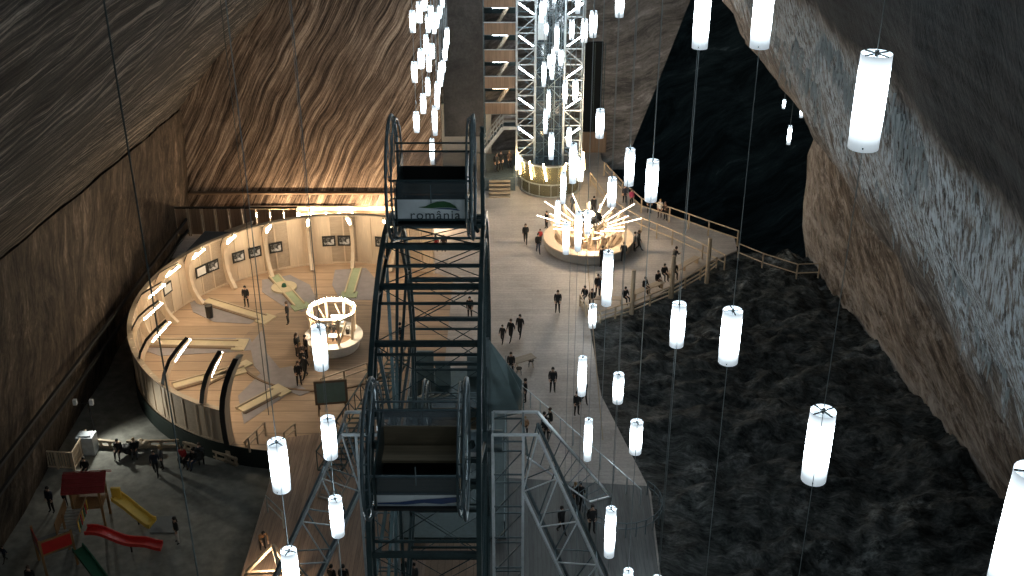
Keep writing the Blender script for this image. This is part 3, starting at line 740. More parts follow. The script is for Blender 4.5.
# entrance platform with steps below the tower
pl = gp(500,183,0)
t = thing('entry_platform', 'raised landing with plank steps at the foot of the stair tower', 'platform', (pl.x-.1, 96.2, 0))
MB().box((0,2.6,.62), (3.0,6.0,1.24)).build('landing', M['steel_mid'], t)
for k in range(5): MB().box((.1,-.55-.34*k,.98-.24*k), (1.9,.36,.10)).build('step', M['timber_h'], t); MB().box((.1,-.40-.34*k,.86-.24*k), (1.9,.04,.22)).build('riser', M['black'], t)
railing('steel rail along the entry landing beside the lift base', [Vector((pl.x+1.3,96.0,.1)), Vector((pl.x+3.2,95.2,.1))], 2.2, 1.0, 'steel_mid', rails=(1.0,.55))
ys = 96.8
t = thing('side_stair', 'grey steel stair rising from behind the wheel to the tower landing', 'stair', (0, ys, 0))
A = yp(484,151,ys); B = yp(503,127,ys); Cc = yp(517,127,ys)
b = MB()
for o_ in (0, 1.1):
    b.bar(A+Vector((0,o_-ys,-.1)), B+Vector((0,o_-ys,-.1)), .08,.3); b.bar(B+Vector((0,o_-ys,-.1)), Cc+Vector((0,o_-ys,-.1)), .08,.3)
b.build('stringer', M['steel_lt'], t)
b = MB()
for o_ in (0, 1.1):
    for z in (.55, 1.05): b.bar(A+Vector((0,o_-ys,z)), B+Vector((0,o_-ys,z)), .05); b.bar(B+Vector((0,o_-ys,z)), Cc+Vector((0,o_-ys,z)), .05)
    for k in range(7): p = A.lerp(B, k/6)+Vector((0,o_-ys,0)); b.bar(p, p+Vector((0,0,1.05)), .05)
b.build('hand_rail', M['steel_lt'], t)
b = MB()
for k in range(9): p = A.lerp(B, (k+.5)/9); b.box((p.x,.55,p.z), (.3,1.1,.05))
p = B.lerp(Cc,.5); b.box((p.x,.55,p.z), ((Cc-B).length,1.1,.06)); b.build('tread', M['steel_mid'], t)
# lift tower
LX0, LX1, LY = yp(516.5,150,97.0).x, yp(581,150,97.0).x, 97.0
LW = LX1-LX0; cw = 1.62
lift = thing('lift_tower', 'tall steel lattice lift tower with glazed core and slanting lights', 'lift tower', ((LX0+LX1)/2, LY, 0))
LZ = 44
for s in (-1, 1):
    xa = s*(LW/2); xb = s*(LW/2-cw)
    for x in (xa, xb):
        for yy in (0, 1.8): MB().box((x,yy,LZ/2), (.16,.16,LZ)).build('column', M['steel_lt'], lift)
    st = 1.38; k = 0; z = 1.6
    b = MB(); bb = MB()
    while z < LZ-st:
        b.bar((xa,0,z), (xb,0,z), .10); bb.bar((xa,1.8,z), (xb,1.8,z), .10); b.bar((xa,0,z), (xa,1.8,z), .08)
        if k % 2: b.bar((xa,0,z), (xb,0,z+st), .08)
        else: b.bar((xb,0,z), (xa,0,z+st), .08) if k % 4 else None
        bb.bar((xb,1.8,z), (xa,1.8,z+st), .07) if k % 2 else bb.bar((xa,1.8,z), (xb,1.8,z+st), .07)
        if k % 2 == 0:
            e0 = Vector((xa if s < 0 else xb,-.14,z+st*.95)); e1 = Vector((xb if s < 0 else xa,-.14,z+.12))
            if s > 0: e0, e1 = Vector((xb,-.14,z+.12)), Vector((xa,-.14,z+st*.95))
            m0 = e0.lerp(e1,.12); m1 = e0.lerp(e1,.88)
            MB().tube(m0, m1, .065, n=7).build('led_tube', M['led_cool'], lift)
        z += st; k += 1
    b.build('lattice', M['steel_lt'], lift); bb.build('rear_lattice', M['steel_mid'], lift)
MB().box((0,1.9,LZ/2), (LW-2*cw-.1,1.7,LZ)).build('glazed_core', M['glass_core'], lift)
b = MB(); hw = LW/2-cw; z = 2.5; k = 0
while z < LZ-2.6:
    b.bar((-hw,.9,z), (hw,.9,z), .07); b.bar((-hw,.9,z), (0,.9,z+1.3), .06); b.bar((hw,.9,z), (0,.9,z+1.3), .06); b.bar((0,.9,z+1.3), (-hw,.9,z+2.6), .06); b.bar((0,.9,z+1.3), (hw,.9,z+2.6), .06); b.bar((-hw,.9,z+1.3), (hw,.9,z+1.3), .06)
    z += 2.6
for x in (-hw*.35, hw*.35): b.box((x,.9,LZ/2), (.09,.09,LZ))
b.build('core_lattice', M['steel_mid'], lift)
MB().box((-.7,-.1,yp(540,27,97).z), (.8,.25,2.1)).build('cabinet', M['steel_lt'], lift)
ld = thing('glass_drum', 'round olive glass drum with slanting amber lights at the lift foot', 'lift base', ((LX0+LX1)/2+.15, LY-.2, 0))
MB().lathe([(2.75,.05), (2.75,2.9)], n=32, a0=R(180), a1=R(360)).build('drum_glass', M['glass_amber'], ld)
MB().lathe([(2.55,.1), (2.55,3.0)], n=32, a0=R(180), a1=R(360)).build('drum_core', M['awning'], ld)
for z in (.12,1.25,2.95): MB().lathe([(2.76,z-.05), (2.84,z-.05), (2.84,z+.05), (2.76,z+.05), (2.76,z-.05)], n=32, a0=R(180), a1=R(360)).build('drum_rail', M['steel_lt'], ld)
for k in range(9): MB().tube(rp(184+k*21.5,2.82,.05), rp(184+k*21.5,2.82,1.3), .04, n=6).build('rail_post', M['steel_lt'], ld)
for a in (186,207,236,262,290,316,338,354):
    MB().tube(rp(a,3.05,1.75), rp(a+ (6 if a > 270 else -6),2.95,3.3), .07, n=8).build('led_tube', M['led_amber'], ld)

# ---------------------------------------------------------------- round sunburst stall
sc0 = gp(589,240,0)
t = thing('sunburst_stall', 'round timber stall with a silver dome and a sunburst of light tubes', 'stall', (6.15, 84.0, 0))
MB().lathe([(3.3,0), (3.35,.15), (3.5,.18), (3.5,.82), (3.3,.85)], n=56).build('drum', M['drum'], t)
MB().lathe([(2.75,.84), (3.62,.84), (3.62,.95), (2.75,.95), (2.75,.84)], n=56).build('counter', M['ply'], t)
MB().lathe([(.01,.1), (3.3,.1)], n=40).build('stall_floor', M['ring_floor2'], t)
dome = MB(); dome.lathe([(.01,3.2)]+[(1.15*math.cos(R(a)), 2.45+.75*math.sin(R(a))) for a in (70,50,30,12,0,-12,-30)], n=32); dome.build('dome', M['chrome'], t, True)
MB().tube((0,0,.1), (0,0,2.0), .35, .5, n=16).build('dome_stand', M['ply'], t)
for k in range(18):
    a = k*20+6
    MB().bar(rp(a,2.3,.9), rp(a+3,3.1,2.55), .13, .22).build('raking_post', M['ply'], t)
    MB().bar(rp(a,1.0,1.2), rp(a,2.9,2.1), .10, .16).build('raking_arm', M['timber_h'], t)
    MB().tube(rp(a,1.5,1.98), rp(a,4.2 if k % 2 else 3.2,3.0 if k % 2 else 2.6), .04, n=8).build('light_tube', M['led_ray'], t)
for k in range(9):
    a = k*40+20; c = MB(); q = rp(a,1.9)
    c.box((q.x,q.y,.6), (.5,.5,.07), R(a)); 
    for sx in (-1,1):
        for sy in (-1,1): w_ = Matrix.Rotation(R(a),3,'Z') @ Vector((sx*.2,sy*.2,0)); c.box((q.x+w_.x,q.y+w_.y,.35), (.05,.05,.5))
    w_ = Matrix.Rotation(R(a),3,'Z') @ Vector((-.24,0,0)); c.box((q.x+w_.x,q.y+w_.y,.95), (.05,.5,.65), R(a))
    c.build('stall_seat', M['timber_h'], t)
def fill_or_flood_light(parent, loc, power, color=(1,.76,.5), r=.15, name='fill_or_flood_light', spot=None, rot=(0,0,0)):  # unseen lights added to brighten parts; also makes the flood head's spot
    d = bpy.data.lights.new(name, 'SPOT' if spot else 'POINT'); d.energy = power; d.color = color; d.shadow_soft_size = r
    if spot: d.spot_size = R(spot); d.spot_blend = .6
    o = bpy.data.objects.new(name, d); col.objects.link(o); o.parent = parent; o.location = loc; o.rotation_euler = rot; return o
for o in [c for c in col.objects if c.type == 'EMPTY']:
    if o.name == 'sunburst_stall': fill_or_flood_light(o, (0,0,3.5), 2400, r=1.1); fill_or_flood_light(o, (0,-1.6,1.7), 350, r=.3)  # unseen lights added for the glow of the sunburst tubes
    if o.name == 'lit_gallery':
        for k in range(6): fill_or_flood_light(o, (-2.0+k*2.7,-.55,gz+1.1), 330, (1,.72,.45), .1)  # unseen lights added along the gallery to brighten the back wall
    if o.name == 'octagonal_booth': fill_or_flood_light(o, (0,0,2.3), 350, r=.3)  # unseen light added inside the booth
o = bpy.data.objects['wall_opening']; fill_or_flood_light(o, (.6,-1.6,3.6), 300)  # unseen light added to brighten the opening
#@@PART3
# ---------------------------------------------------------------- the big wheel
WC = Vector((-2.66, 35.6, 15.0)); WX = (-1.67, 1.66)      # rims at X -4.33 and -1.0
wh = thing('ferris_wheel', 'big dark steel wheel seen edge on, carrying round-ended gondolas', 'wheel', WC)
def wp(a, r, x=0): return Vector((x, -r*math.sin(R(a)), r*math.cos(R(a))))
for i, x in enumerate(WX):
    o = MB().ribbon([wp(a,8.5,x) for a in range(0,361,6)], Vector((.075,0,0)), [wp(a,.13) for a in range(0,361,6)]).build('rim', M['steel'], wh)
    MB().ribbon([wp(a,7.55,x) for a in range(0,361,10)], Vector((.06,0,0)), [wp(a,.07) for a in range(0,361,10)]).build('inner_rim', M['steel'], wh)
    b = MB()
    for k in range(48): b.bar(wp(k*7.5, 8.45 if k % 2 else 7.6, x), wp(k*7.5+7.5, 7.6 if k % 2 else 8.45, x), .05)
    b.build('rim_lattice', M['steel'], wh)
    for k in range(12):
        MB().bar(wp(k*30,.6,x), wp(k*30,7.6,x), .11).build('spoke', M['steel'], wh)
for k in range(24):
    a = k*15+4
    c = MB().bar(wp(a,8.4,WX[0]), wp(a,8.4,WX[1]), .16, .16).build('cross_beam', M['steel'], wh)
    MB().bar(wp(a,7.6,WX[0]), wp(a,7.6,WX[1]), .08).build('inner_beam', M['steel'], c)
    b = MB(); b.tube(wp(a,8.4,WX[0]), wp(a+15,8.4,WX[1]), .022, n=4); b.tube(wp(a,8.4,WX[1]), wp(a+15,8.4,WX[0]), .022, n=4)
    b.build('tie_rods', M['steel'], c)
MB().tube((-2.3,0,0), (2.3,0,0), .42, n=20).build('hub', M['steel_mid'], wh)
for x in WX: MB().tube((x-.08,0,0), (x+.08,0,0), .9, n=24).build('hub_flange', M['steel'], wh)
mz = yp(482,132,36.2).z-15
for yy in (.5, 1.1): MB().bar((1.66,yy,8.2), (1.66,yy,mz), .13).build('mast', M['steel'], wh)
# gondola
def gondola(a, label, stripe):
    p = WC+wp(a,10.25)+Vector((0,0,.42 if stripe else .22)); t = thing('gondola', label, 'gondola', p, 0, 'gondolas of the wheel')
    hx = 1.36; RG = 2.08 if not stripe else 2.0; dz_ = .14 if not stripe else 0
    for s in (-1, 1):
        h = MB(); h.path([(s*hx, RG*math.cos(q*PI/24), RG*math.sin(q*PI/24)) for q in range(48)], .055, 7, True)
        h = h.build('end_hoop', M['steel_mid'], t, True)
        b = MB(); b.path([(s*(hx-.16), (RG-.12)*math.cos(q*PI/24), (RG-.12)*math.sin(q*PI/24)) for q in range(48)], .035, 6, True)
        for q in range(16): c_, s_ = math.cos(q*PI/8), math.sin(q*PI/8); b.bar((s*hx,RG*c_,RG*s_), (s*(hx-.16),(RG-.12)*c_,(RG-.12)*s_), .035)
        for q in (40,65,90,115,140): b.bar((s*hx,.55*math.cos(R(q))*2,.2), (s*hx,(RG-.05)*math.cos(R(q)),(RG-.05)*math.sin(R(q))), .035)
        b.build('hoop_lattice', M['steel_mid'], h)
        e = MB(); e.prism([(-1.28,-1.15),(1.25,-1.15),(1.35,.25),(1.15,.45),(-1.0,.05),(-1.28,-.2)], -.025, .025)
        e.v = [(s*(hx-.22)+v[2], v[0], v[1]) for v in e.v]; e.build('end_panel', M['steel'], t)
    W2 = 2*hx-.3
    MB().box((0,0,-1.2), (W2,2.5,.08)).build('floor_plate', M['black'], t)
    MB().box((0,-1.1,-.82+dz_ if not stripe else -.98), (W2,.06,.72 if not stripe else .42)).build('front_panel', M['white_panel'], t)
    MB().box((0,-1.13,-.12+dz_ if not stripe else -.46), (W2,.03,.62)).build('front_glass', M['glass_dk'], t)
    MB().box((0,1.25,.18), (W2,.03,.5)).build('rear_glass', M['glass_lt'], t)
    MB().box((0,1.22,-.60), (W2,.08,1.05)).build('rear_panel', M['bench_wood'] if stripe else M['black'], t)
    MB().box((0,.72,-.72), (W2,.75,.09)).build('bench', M['bench_wood'], t)
    MB().box((0,-.72,-.78), (W2,.6,.09)).build('bench', M['bench_wood'], t)
    for (yy, zz, r) in ((1.25,.46,.035),(1.25,.76,.035),(-1.13,.20+dz_ if not stripe else -.14,.04),(-1.1,-.45+dz_ if not stripe else -.76,.03),(-1.1,-1.2+dz_ if not stripe else -1.22,.06)):
        MB().tube((-hx,yy,zz), (hx,yy,zz), r, n=6).build('cross_rail', M['steel'] if not stripe else M['steel_mid'], t)
    MB().box((0,-1.15,-.12), (.03,.03,.62)).build('glass_post', M['steel_mid'], t); MB().box((0,1.27,.2), (.03,.03,.5)).build('glass_post', M['steel_mid'], t)
    for s in (-1, 1):
        q = MB(); u = -wp(a,1); q.bar((s*(hx+.1),0,0)+u*0 if False else Vector((s*(hx+.05),0,0))+u*1.9, Vector((s*1.5,0,0))+u*1.75+u*.1, .2); q.build('mount', M['steel'], t)
    return t
g0 = gondola(-2, 'white gondola with a green leaf emblem and lettering, at the top of the wheel', False)
# printed leaf and lettering on the top gondola
def leaf(poly, mat, name, par, y=-1.14, lz=.14):
    b = MB(); b.prism(poly, 0, .012); b.v = [(v[0], y-v[2], v[1]+lz) for v in b.v]; return b.build(name, mat, par)
up = [(-.42,-.73),(-.2,-.70),(0,-.60),(.2,-.535),(.42,-.52),(.62,-.57),(.78,-.68),(.86,-.78)]
lo = [(.72,-.745),(.5,-.735),(.25,-.74),(0,-.76),(-.2,-.755)]
leaf(up+lo, M['logo_green'], 'leaf_emblem', g0)
leaf([(.0,-.79),(.3,-.765),(.6,-.765),(.85,-.80),(.95,-.86),(.7,-.81),(.35,-.795)], M['blue_stripe'], 'emblem_wave', g0)
cu = bpy.data.curves.new('lettering', 'FONT'); cu.body = 'rom\u00e2nia'; cu.size = .46; cu.align_x = 'CENTER'; cu.extrude = .004; cu.space_character = 1.12
o = bpy.data.objects.new('lettering', cu); col.objects.link(o)
bpy.context.view_layer.update(); me = bpy.data.meshes.new_from_object(o.evaluated_get(bpy.context.evaluated_depsgraph_get()))
bpy.data.objects.remove(o); me.materials.clear(); me.materials.append(M['logo_text'])
o = put('lettering', me, g0, (.12,-1.15,-1.02), (PI/2,0,0))
g1 = gondola(58, 'gondola with a blue and white striped front panel and brown benches', True)
leaf([(-1.1,-.78),(-.5,-.76),(0,-.68),(.5,-.64),(1.2,-.58),(1.2,-.74),(.7,-.82),(.2,-.78),(-.3,-.84),(-1.1,-.82)], M['blue_stripe'], 'blue_stripe', g1, -1.14, -.26)
for aa, lb in ((118,'gondola on the near lower side of the wheel, mostly below the view'),(178,'gondola at the bottom of the wheel'),(238,'gondola low on the far side of the wheel behind the rims')): gondola(aa, lb, True)
# the hub supports: one upright lattice tower and four raking trusses
def truss(mb, a0_, a1_, b0_, b1_, n, r=.05, rr=.03):
    a0_, a1_, b0_, b1_ = map(Vector, (a0_, a1_, b0_, b1_))
    mb.bar(a0_, a1_, r*2); mb.bar(b0_, b1_, r*2)
    for k in range(n+1):
        p = a0_.lerp(a1_, k/n); q = b0_.lerp(b1_, k/n); mb.bar(p, q, rr*2)
        if k < n: mb.bar(p, b0_.lerp(b1_, (k+1)/n), rr*1.6)
for s, nm in ((1,'right'), (-1,'left')):
    mx = (lambda x: x) if s > 0 else (lambda x: -5.32-x)
    X0, X1 = -.72, .42; Y0, Y1 = 35.0, 36.5; ZT = 15.7; L = M['steel_wh'] if s > 0 else M['steel_lt']  # right supports paler: the light they catch is put into the steel colour
    lab = 'upright lattice tower holding the wheel hub on the %s side' % nm
    t = thing('hub_tower', lab, 'lattice tower', (mx((X0+X1)/2), 35.75, 0)); o0 = t.location.copy()
    V = lambda x, y, z: Vector((mx(x), y, z))-o0
    for (x, y) in ((X0,Y0),(X1,Y0),(X0,Y1),(X1,Y1)): MB().bar(V(x,y,0), V(x,y,ZT), .09).build('chord', L, t)
    b = MB(); z = .4
    while z < ZT-.2:
        for y in (Y0, Y1): b.bar(V(X0,y,z), V(X1,y,z), .05)
        for x in (X0, X1): b.bar(V(x,Y0,z), V(x,Y1,z), .05); b.bar(V(x,Y0,z), V(x,Y1,min(ZT,z+1.5)), .04)
        b.bar(V((X0+X1)/2,Y0,z), V((X0+X1)/2,Y0,min(ZT,z+1.5)), .04); b.bar(V(X0,Y1,z), V(X1,Y1,min(ZT,z+1.5)), .04)
        z += 1.5
    b.build('lattice', M['steel_mid'], t)
    b = MB()
    for y in (Y0, Y1): b.bar(V(X0,y,ZT), V(.95,y,ZT), .09)
    b.bar(V(X0,Y0,ZT), V(X0,Y1,ZT), .06); b.build('cap_frame', L, t)
    t = thing('raking_truss', 'raking steel truss from the wheel hub down toward the viewer on the %s side' % nm, 'truss', (mx(9), 27, 0)); o0 = t.location.copy()
    for dy in (0, .75):
        b = MB(); truss(b, V(.42,Y0+dy,13.1), V(7.2,28.3+dy,.05), V(.95,Y0+dy,ZT), V(9,27+dy,.05), 11, .042, .025); b.build('truss_side', L if dy == 0 else M['steel_mid'], t)
    b = MB()
    for k in range(12): b.bar(V(.42,Y0,13.1).lerp(V(7.2,28.3,.05), k/11), V(.42,Y0+.75,13.1).lerp(V(7.2,29.05,.05), k/11), .04); b.bar(V(.95,Y0,ZT).lerp(V(9,27,.05), k/11), V(.95,Y0+.75,ZT).lerp(V(9,27.75,.05), k/11), .04)
    b.build('cross_struts', M['steel_mid'], t)
    t = thing('rear_truss', 'pale raking frame from the wheel hub away toward the floor on the %s side' % nm, 'truss', (mx(5.5), 51.5, 0)); o0 = t.location.copy()
    e0, e1 = V(.95,Y1,ZT), V(5.5,51.5,.1); f0, f1 = V(.6,Y1,13.6), V(4.3,51.0,.1)
    MB().bar(e0, e1, .11).build('chord', L, t); MB().bar(f0, f1, .07).build('chord', L, t); MB().bar(e1, f1, .09).build('foot_bar', L, t)
    b = MB()
    for k in range(10): b.bar(e0.lerp(e1,(k+.5)/10), f0.lerp(f1,(k+.5)/10), .03)
    b.build('web_bars', M['steel_mid'], t)
# sheet fin beside the tower head
fp = [yp(x, y, 37.0) for x, y in ((487.5,338),(491,346),(506,362),(522,381),(521,412),(487.5,412))]
t = thing('sheet_fin', 'teal grey folded sheet fin standing beside the wheel above the tower head', 'sheet', (fp[-1].x, 37, fp[-1].z))
def sheet(pts, name, th=.04):
    P = [p-t.location for p in pts]; n = len(P); b = MB(); b.add(P+[p+Vector((0,th,0)) for p in P], [tuple(range(n)), tuple(range(n,2*n))[::-1]]+[(i,(i+1)%n,n+(i+1)%n,n+i) for i in range(n)]); return b.build(name, M['teal_sheet'], t)
sheet(fp, 'flat_sheet')
g_ = [p.copy() for p in (fp[0], fp[2], fp[3], fp[4])]; g_[1].y -= .0; g_[2].y -= .9; g_[3].y -= .2; g_.append(yp(509,385,36.9)); sheet(g_, 'folded_sheet')
MB().bar(fp[-1]-t.location-Vector((0,0,3)), fp[0]-t.location, .12).build('edge_post', M['steel_mid'], t)
# boarding deck with rails under the wheel
t = thing('boarding_deck', 'dark steel boarding deck with rails under the wheel', 'deck', (-3.4, 57, 0))
MB().box((0,-1,.45), (6.2,17,.12)).build('deck_plate', M['steel'], t)
for x in (-3,3):
    for z in (.95,1.5): MB().bar((x,-9.4,z), (x,7.4,z), .05).build('rail', M['steel_mid'], t)
    for k in range(12): MB().box((x,-9.4+k*1.52,.95), (.06,.06,1.1)).build('rail_post', M['steel_mid'], t)
for k in range(7): MB().box((.6,1.2-k*.5,.62+.16*k), (2.6,.42,.05)).build('step', M['steel_lt'], t)
for (x, y, sx, sz) in ((-2.2,6,1.2,2.2),(-1.0,5.4,1.0,1.8),(1.4,6.5,1.8,1.5),(-2.4,1.5,.9,1.6)):
    MB().box((x,y,.5+sz/2), (sx,.12,sz)).build('side_panel', M['teal_sheet'], t)
for k in range(4): MB().bar((-2.6+k*.5,3.8,.6), (-1.9+k*.5,2.2,1.9), .09).build('strut', M['steel_lt'], t)
kp = gp(452,566,2.2)
t = thing('control_cabin', 'brown plank roofed control cabin under the wheel at the bottom edge', 'cabin', (kp.x,kp.y,0))
MB().box((0,0,2.2), (2.6,3.4,.10)).build('roof_planks', M['tower_wood'], t)
for x in (-1.25,1.25):
    for y in (-1.6,1.6): MB().box((x,y,1.1), (.12,.12,2.15)).build('corner_post', M['steel'], t)
MB().box((0,1.62,1.9), (2.6,.1,.3)).build('header_beam', M['steel_mid'], t)

# ---------------------------------------------------------------- right side: walkway, bench fence, poles
def rail2(label, pxs, **k): return railing(label, [gp(x, y, .05) for x, y in pxs], **k)
rail2('far timber rail of the walkway along the black cavern', [(604,176),(622,196),(641,213),(669,222),(708,236),(737,246)], sp=2.2, h=1.35, rails=(1.0,.5), r=.055)
rail2('near timber rail of the walkway curving past the stall', [(590,186),(604,206),(622,221),(641,232),(672,245),(702,259),(724,270)], sp=2.2, h=1.3, rails=(1.0,.5), r=.055)
rail2('long low timber rail along the pit edge ending at the right rock wall', [(738,258),(762,268),(796,279),(818,278)], sp=2.6, h=1.25, rails=(1.0,.4), r=.05)
t = rail2('low slatted timber fence behind the benches at the rubble edge', [(580,306),(586,317),(600,323),(630,314),(669,298),(700,280),(716,268)], sp=1.6, h=.95, rails=(1.0,.6,.25), r=.06)
for k, (x, y0, y1, lb) in enumerate(((631.5,314,270,'left of the three tall timber poles standing in the bench fence'),(671,298,256,'middle tall timber pole in the bench fence with a person behind it'),(706.5,283,238,'right tall timber pole where bench fence and walkway meet'))):
    p = gp(x, y0, 0); zt = yp(x, y1, p.y).z
    o = MB().tube((0,0,0), (0,0,zt), .17, .15, 10).build('timber_pole', M['timber']); o.location = p; tag(o, lb, 'pole')
for (x0, y0, x1, y1, lb) in ((588,303,622,304,'curved bench end in front of the fence with seated people'),(632,299,662,287,'plank bench along the middle of the fence'),(668,279,697,262,'plank bench at the right end of the fence')):
    p = gp(x0, y0, 0); q = gp(x1, y1, 0); d = q-p; t = thing('bench', lb, 'bench', (p+q)/2, math.atan2(d.y, d.x)); L = d.length
    MB().box((0,0,.46), (L,.55,.07)).build('seat', M['timber_h'], t)
    for s in (-1, 0, 1): MB().box((s*L*.45,0,.21), (.09,.45,.42)).build('leg', M['timber'], t)
# near right: stair rail, curved guard
rail2('long steel hand rail with posts running down beside the wheel tower', [(521,400),(560,434),(600,470),(640,506)], sp=1.25, h=1.15, mat='steel_lt', rails=(1.0,), r=.035)
t = railing('curved steel guard rail at the end of the lower walkway', [gp(622,512,.05)+Vector((2.15*math.cos(R(a)), 2.15*math.sin(R(a)), 0)) for a in range(150,420,15)], sp=.9, h=.95, mat='steel_mid', rails=(1.0,.6), r=.03, name='guard_rail')
rail2('dark mesh barrier of the lower stair beside the tower', [(523,398),(524,440),(528,470)], sp=1.2, h=1.1, mat='steel', rails=(1.0,.66,.33), r=.03)
rail2('steel rail by the left decking near the lamp', [(268,512),(284,528)], sp=1.4, h=1.1, mat='steel_lt', rails=(1.0,.5), r=.04)
# left lattice stair down from the deck
t = thing('lattice_ramp', 'dark lattice gangway slanting between decking and wheel on the left', 'gangway', gp(345,450,0))
o0 = t.location.copy(); b = MB()
a_, c_ = gp(388,360,.3)-o0, gp(318,470,.3)-o0
for dx in (0, 1.4):
    v = Vector((dx,0,0)); truss(b, a_+v, c_+v, a_+v+Vector((0,0,1.3)), c_+v+Vector((0,0,1.3)), 12, .04, .025)
b.build('side_truss', M['steel'], t)
b = MB()
for k in range(24): p = a_.lerp(c_, k/23); b.bar(p, p+Vector((1.4,0,0)), .12, .04)
b.build('tread', M['steel'], t)
# timber frame at the bottom left
fp0 = gp(272,575,0)
t = thing('timber_hut', 'pale timber A-frame hut skeleton at the bottom edge left of the wheel', 'frame', (fp0.x, fp0.y-.2, 0))
zt = 2.4; ap = yp(273,545,t.location.y+.6); e0 = yp(246,573,t.location.y-.3); e1 = yp(300,585,t.location.y-.3)
lo_ = t.location
for (p, q) in ((ap,e0),(ap,e1),(e0,yp(302,571,lo_.y-.3)),(ap,ap+Vector((.7,-2.0,-.1))),(e0,Vector((e0.x,e0.y,0.05))),(yp(302,571,lo_.y-.3),Vector((e1.x,e1.y,.05)))):
    MB().bar(p-lo_, q-lo_, .17, .15).build('beam', M['ply'], t)
fill_or_flood_light(t, (0,-.2,1.3), 90)  # unseen warm light added to brighten the hut beams
# trestle table and stools by the tower head
tp_ = gp(524,368,0)
t = thing('trestle_table', 'cluttered dark trestle table behind the sheet fin', 'table', tp_, R(30))
MB().box((0,0,.74), (1.5,.7,.05)).build('table_top', M['bench_wood'], t)
for s in (-1, 1): MB().bar((s*.55,-.3,0), (s*.55,.05,.72), .05).build('leg', M['timber'], t); MB().bar((s*.55,.3,0), (s*.55,-.05,.72), .05).build('leg', M['timber'], t)
for k, (x, y) in enumerate(((519,374),(531,366))):
    s = thing('stool', ['dark stool left of the cluttered trestle table','dark stool right of the cluttered trestle table'][k], 'stool', gp(x, y, 0)); MB().tube((0,0,.42), (0,0,.47), .2, n=14).build('seat', M['black'], s)
    for a in (45,135,225,315): MB().bar(rp(a,.22,0), rp(a,.14,.42), .035).build('leg', M['steel_mid'], s)

# ---------------------------------------------------------------- playground
G = -1.2
A = gp(90,500,.3); B = gp(54,543,.1)
t = thing('play_tower', 'wooden playground tower with a red pitched roof', 'play tower', (A.x, A.y, G), R(6))
for x in (-.75,.75):
    for y in (-.65,.65): MB().box((x,y,1.45), (.12,.12,2.9)).build('post', M['play_wood'], t)
MB().box((0,0,1.45), (1.6,1.4,.08)).build('deck', M['play_wood'], t)
for s in (-1, 1):
    f = MB(); f.box((0,s*.50,3.0), (2.3,1.18,.05), M=Matrix.Rotation(-s*R(36),3,'X')); f = f.build('roof', M['roof_red'], t)
    g = MB()
    for k in range(5): g.box((0,s*(.12+.2*k),3.36-.145*k), (2.32,.03,.03))
    g.build('roof_batten', M['roof_red'], f)
MB().box((-.78,0,1.9), (.04,1.2,.7)).build('side_board', M['play_wood'], t)
MB().box((0,.68,1.8), (1.4,.04,.5)).build('back_board', M['red'], t)
b = MB(); b.box((.95,.1,3.05), (.05,.35,.5)); b.build('gable_board', M['play_wood'], t)
t = thing('play_platform', 'low playground platform with red play panels at the far left bottom', 'play platform', (B.x, B.y, G), R(35))
for x in (-.8,.8):
    for y in (-.75,.75): MB().box((x,y,1.15), (.12,.12,2.3)).build('post', M['play_wood'], t)
MB().box((0,0,1.3), (1.7,1.6,.08)).build('deck', M['mat_grey'], t)
for (c, s_) in (((0,-.78,1.8),(1.5,.04,.75)),((-.82,0,1.8),(.04,1.4,.75))):
    f = MB().box(c, s_).build('play_panel', M['red'], t)
MB().box((0,-.78,2.22), (1.6,.08,.10)).build('top_bar', M['play_wood'], t); MB().box((0,-.78,1.38), (1.6,.08,.10)).build('top_bar', M['play_wood'], t)
br = Vector((B.x+.55,B.y+.6,0)); ar = Vector((A.x-.5,A.y-.6,0)); d = ar-br
t = thing('play_bridge', 'slatted bridge with wooden sides joining tower and platform', 'play bridge', (br+ar)/2+Vector((0,0,G)), math.atan2(d.y, d.x)); L = d.length
for k in range(9): MB().box((-L/2+(k+.5)*L/9,0,1.34+.015*k), (L/9*.72,1.1,.05)).build('slat', M['steel_lt'], t)
MB().box((0,.58,1.75), (L,.05,.75)).build('side_board', M['play_wood'], t)
MB().box((0,-.58,2.15), (L,.07,.08)).build('hand_rail', M['play_wood'], t)
for k in range(7): MB().box((-L/2+(k+.5)*L/7,-.58,1.75), (.10,.04,.75)).build('picket', M[('yellow','green','red')[k % 3]], t)
def slide(p, q, wd, mat, label, side=.2, wave=0):
    p = Vector(p); q = Vector(q); d = (q-p); dh = Vector((d.x, d.y, 0)).normalized(); sd = Vector((-dh.y, dh.x, 0))
    t = thing('slide', label, 'slide', (p.x, p.y, G)); o0 = t.location.copy(); n = 14
    pts = []
    for k in range(n+1):
        s = k/n; e = s*s*(3-2*s)*.35+s*.65
        if s > .8: e = .65*.8+.35*.896+(1-.65*.8-.35*.896)*math.sin((s-.8)/.2*PI/2)
        z = p.z+(q.z-p.z)*min(1, e*1.04)+wave*math.sin(s*3*PI)*.12
        pts.append(Vector((p.x+d.x*s, p.y+d.y*s, z))-o0)
    MB().ribbon(pts, sd*wd, Vector((0,0,.03))).build('chute', mat, t)
    for s_ in (-1, 1): MB().ribbon([c+sd*s_*wd+Vector((0,0,side*.5)) for c in pts], sd*.035, Vector((0,0,side*.6))).build('side_wall', mat, t)
    b = MB(); b.bar(pts[8]-Vector((0,0,.05)), Vector((pts[8].x,pts[8].y,0)), .07); b.build('support', M['black'], t)
    return t
s1 = slide(gp(115,497,.45), gp(153,524,-1.0), .36, M['yellow'], 'yellow plastic slide beside the red roofed tower', .22)
pk = gp(115,495,.7)-s1.location
MB().box(pk+Vector((0,.2,-.05)), (.5,.15,.8)).build('top_hood', M['yellow'], s1)
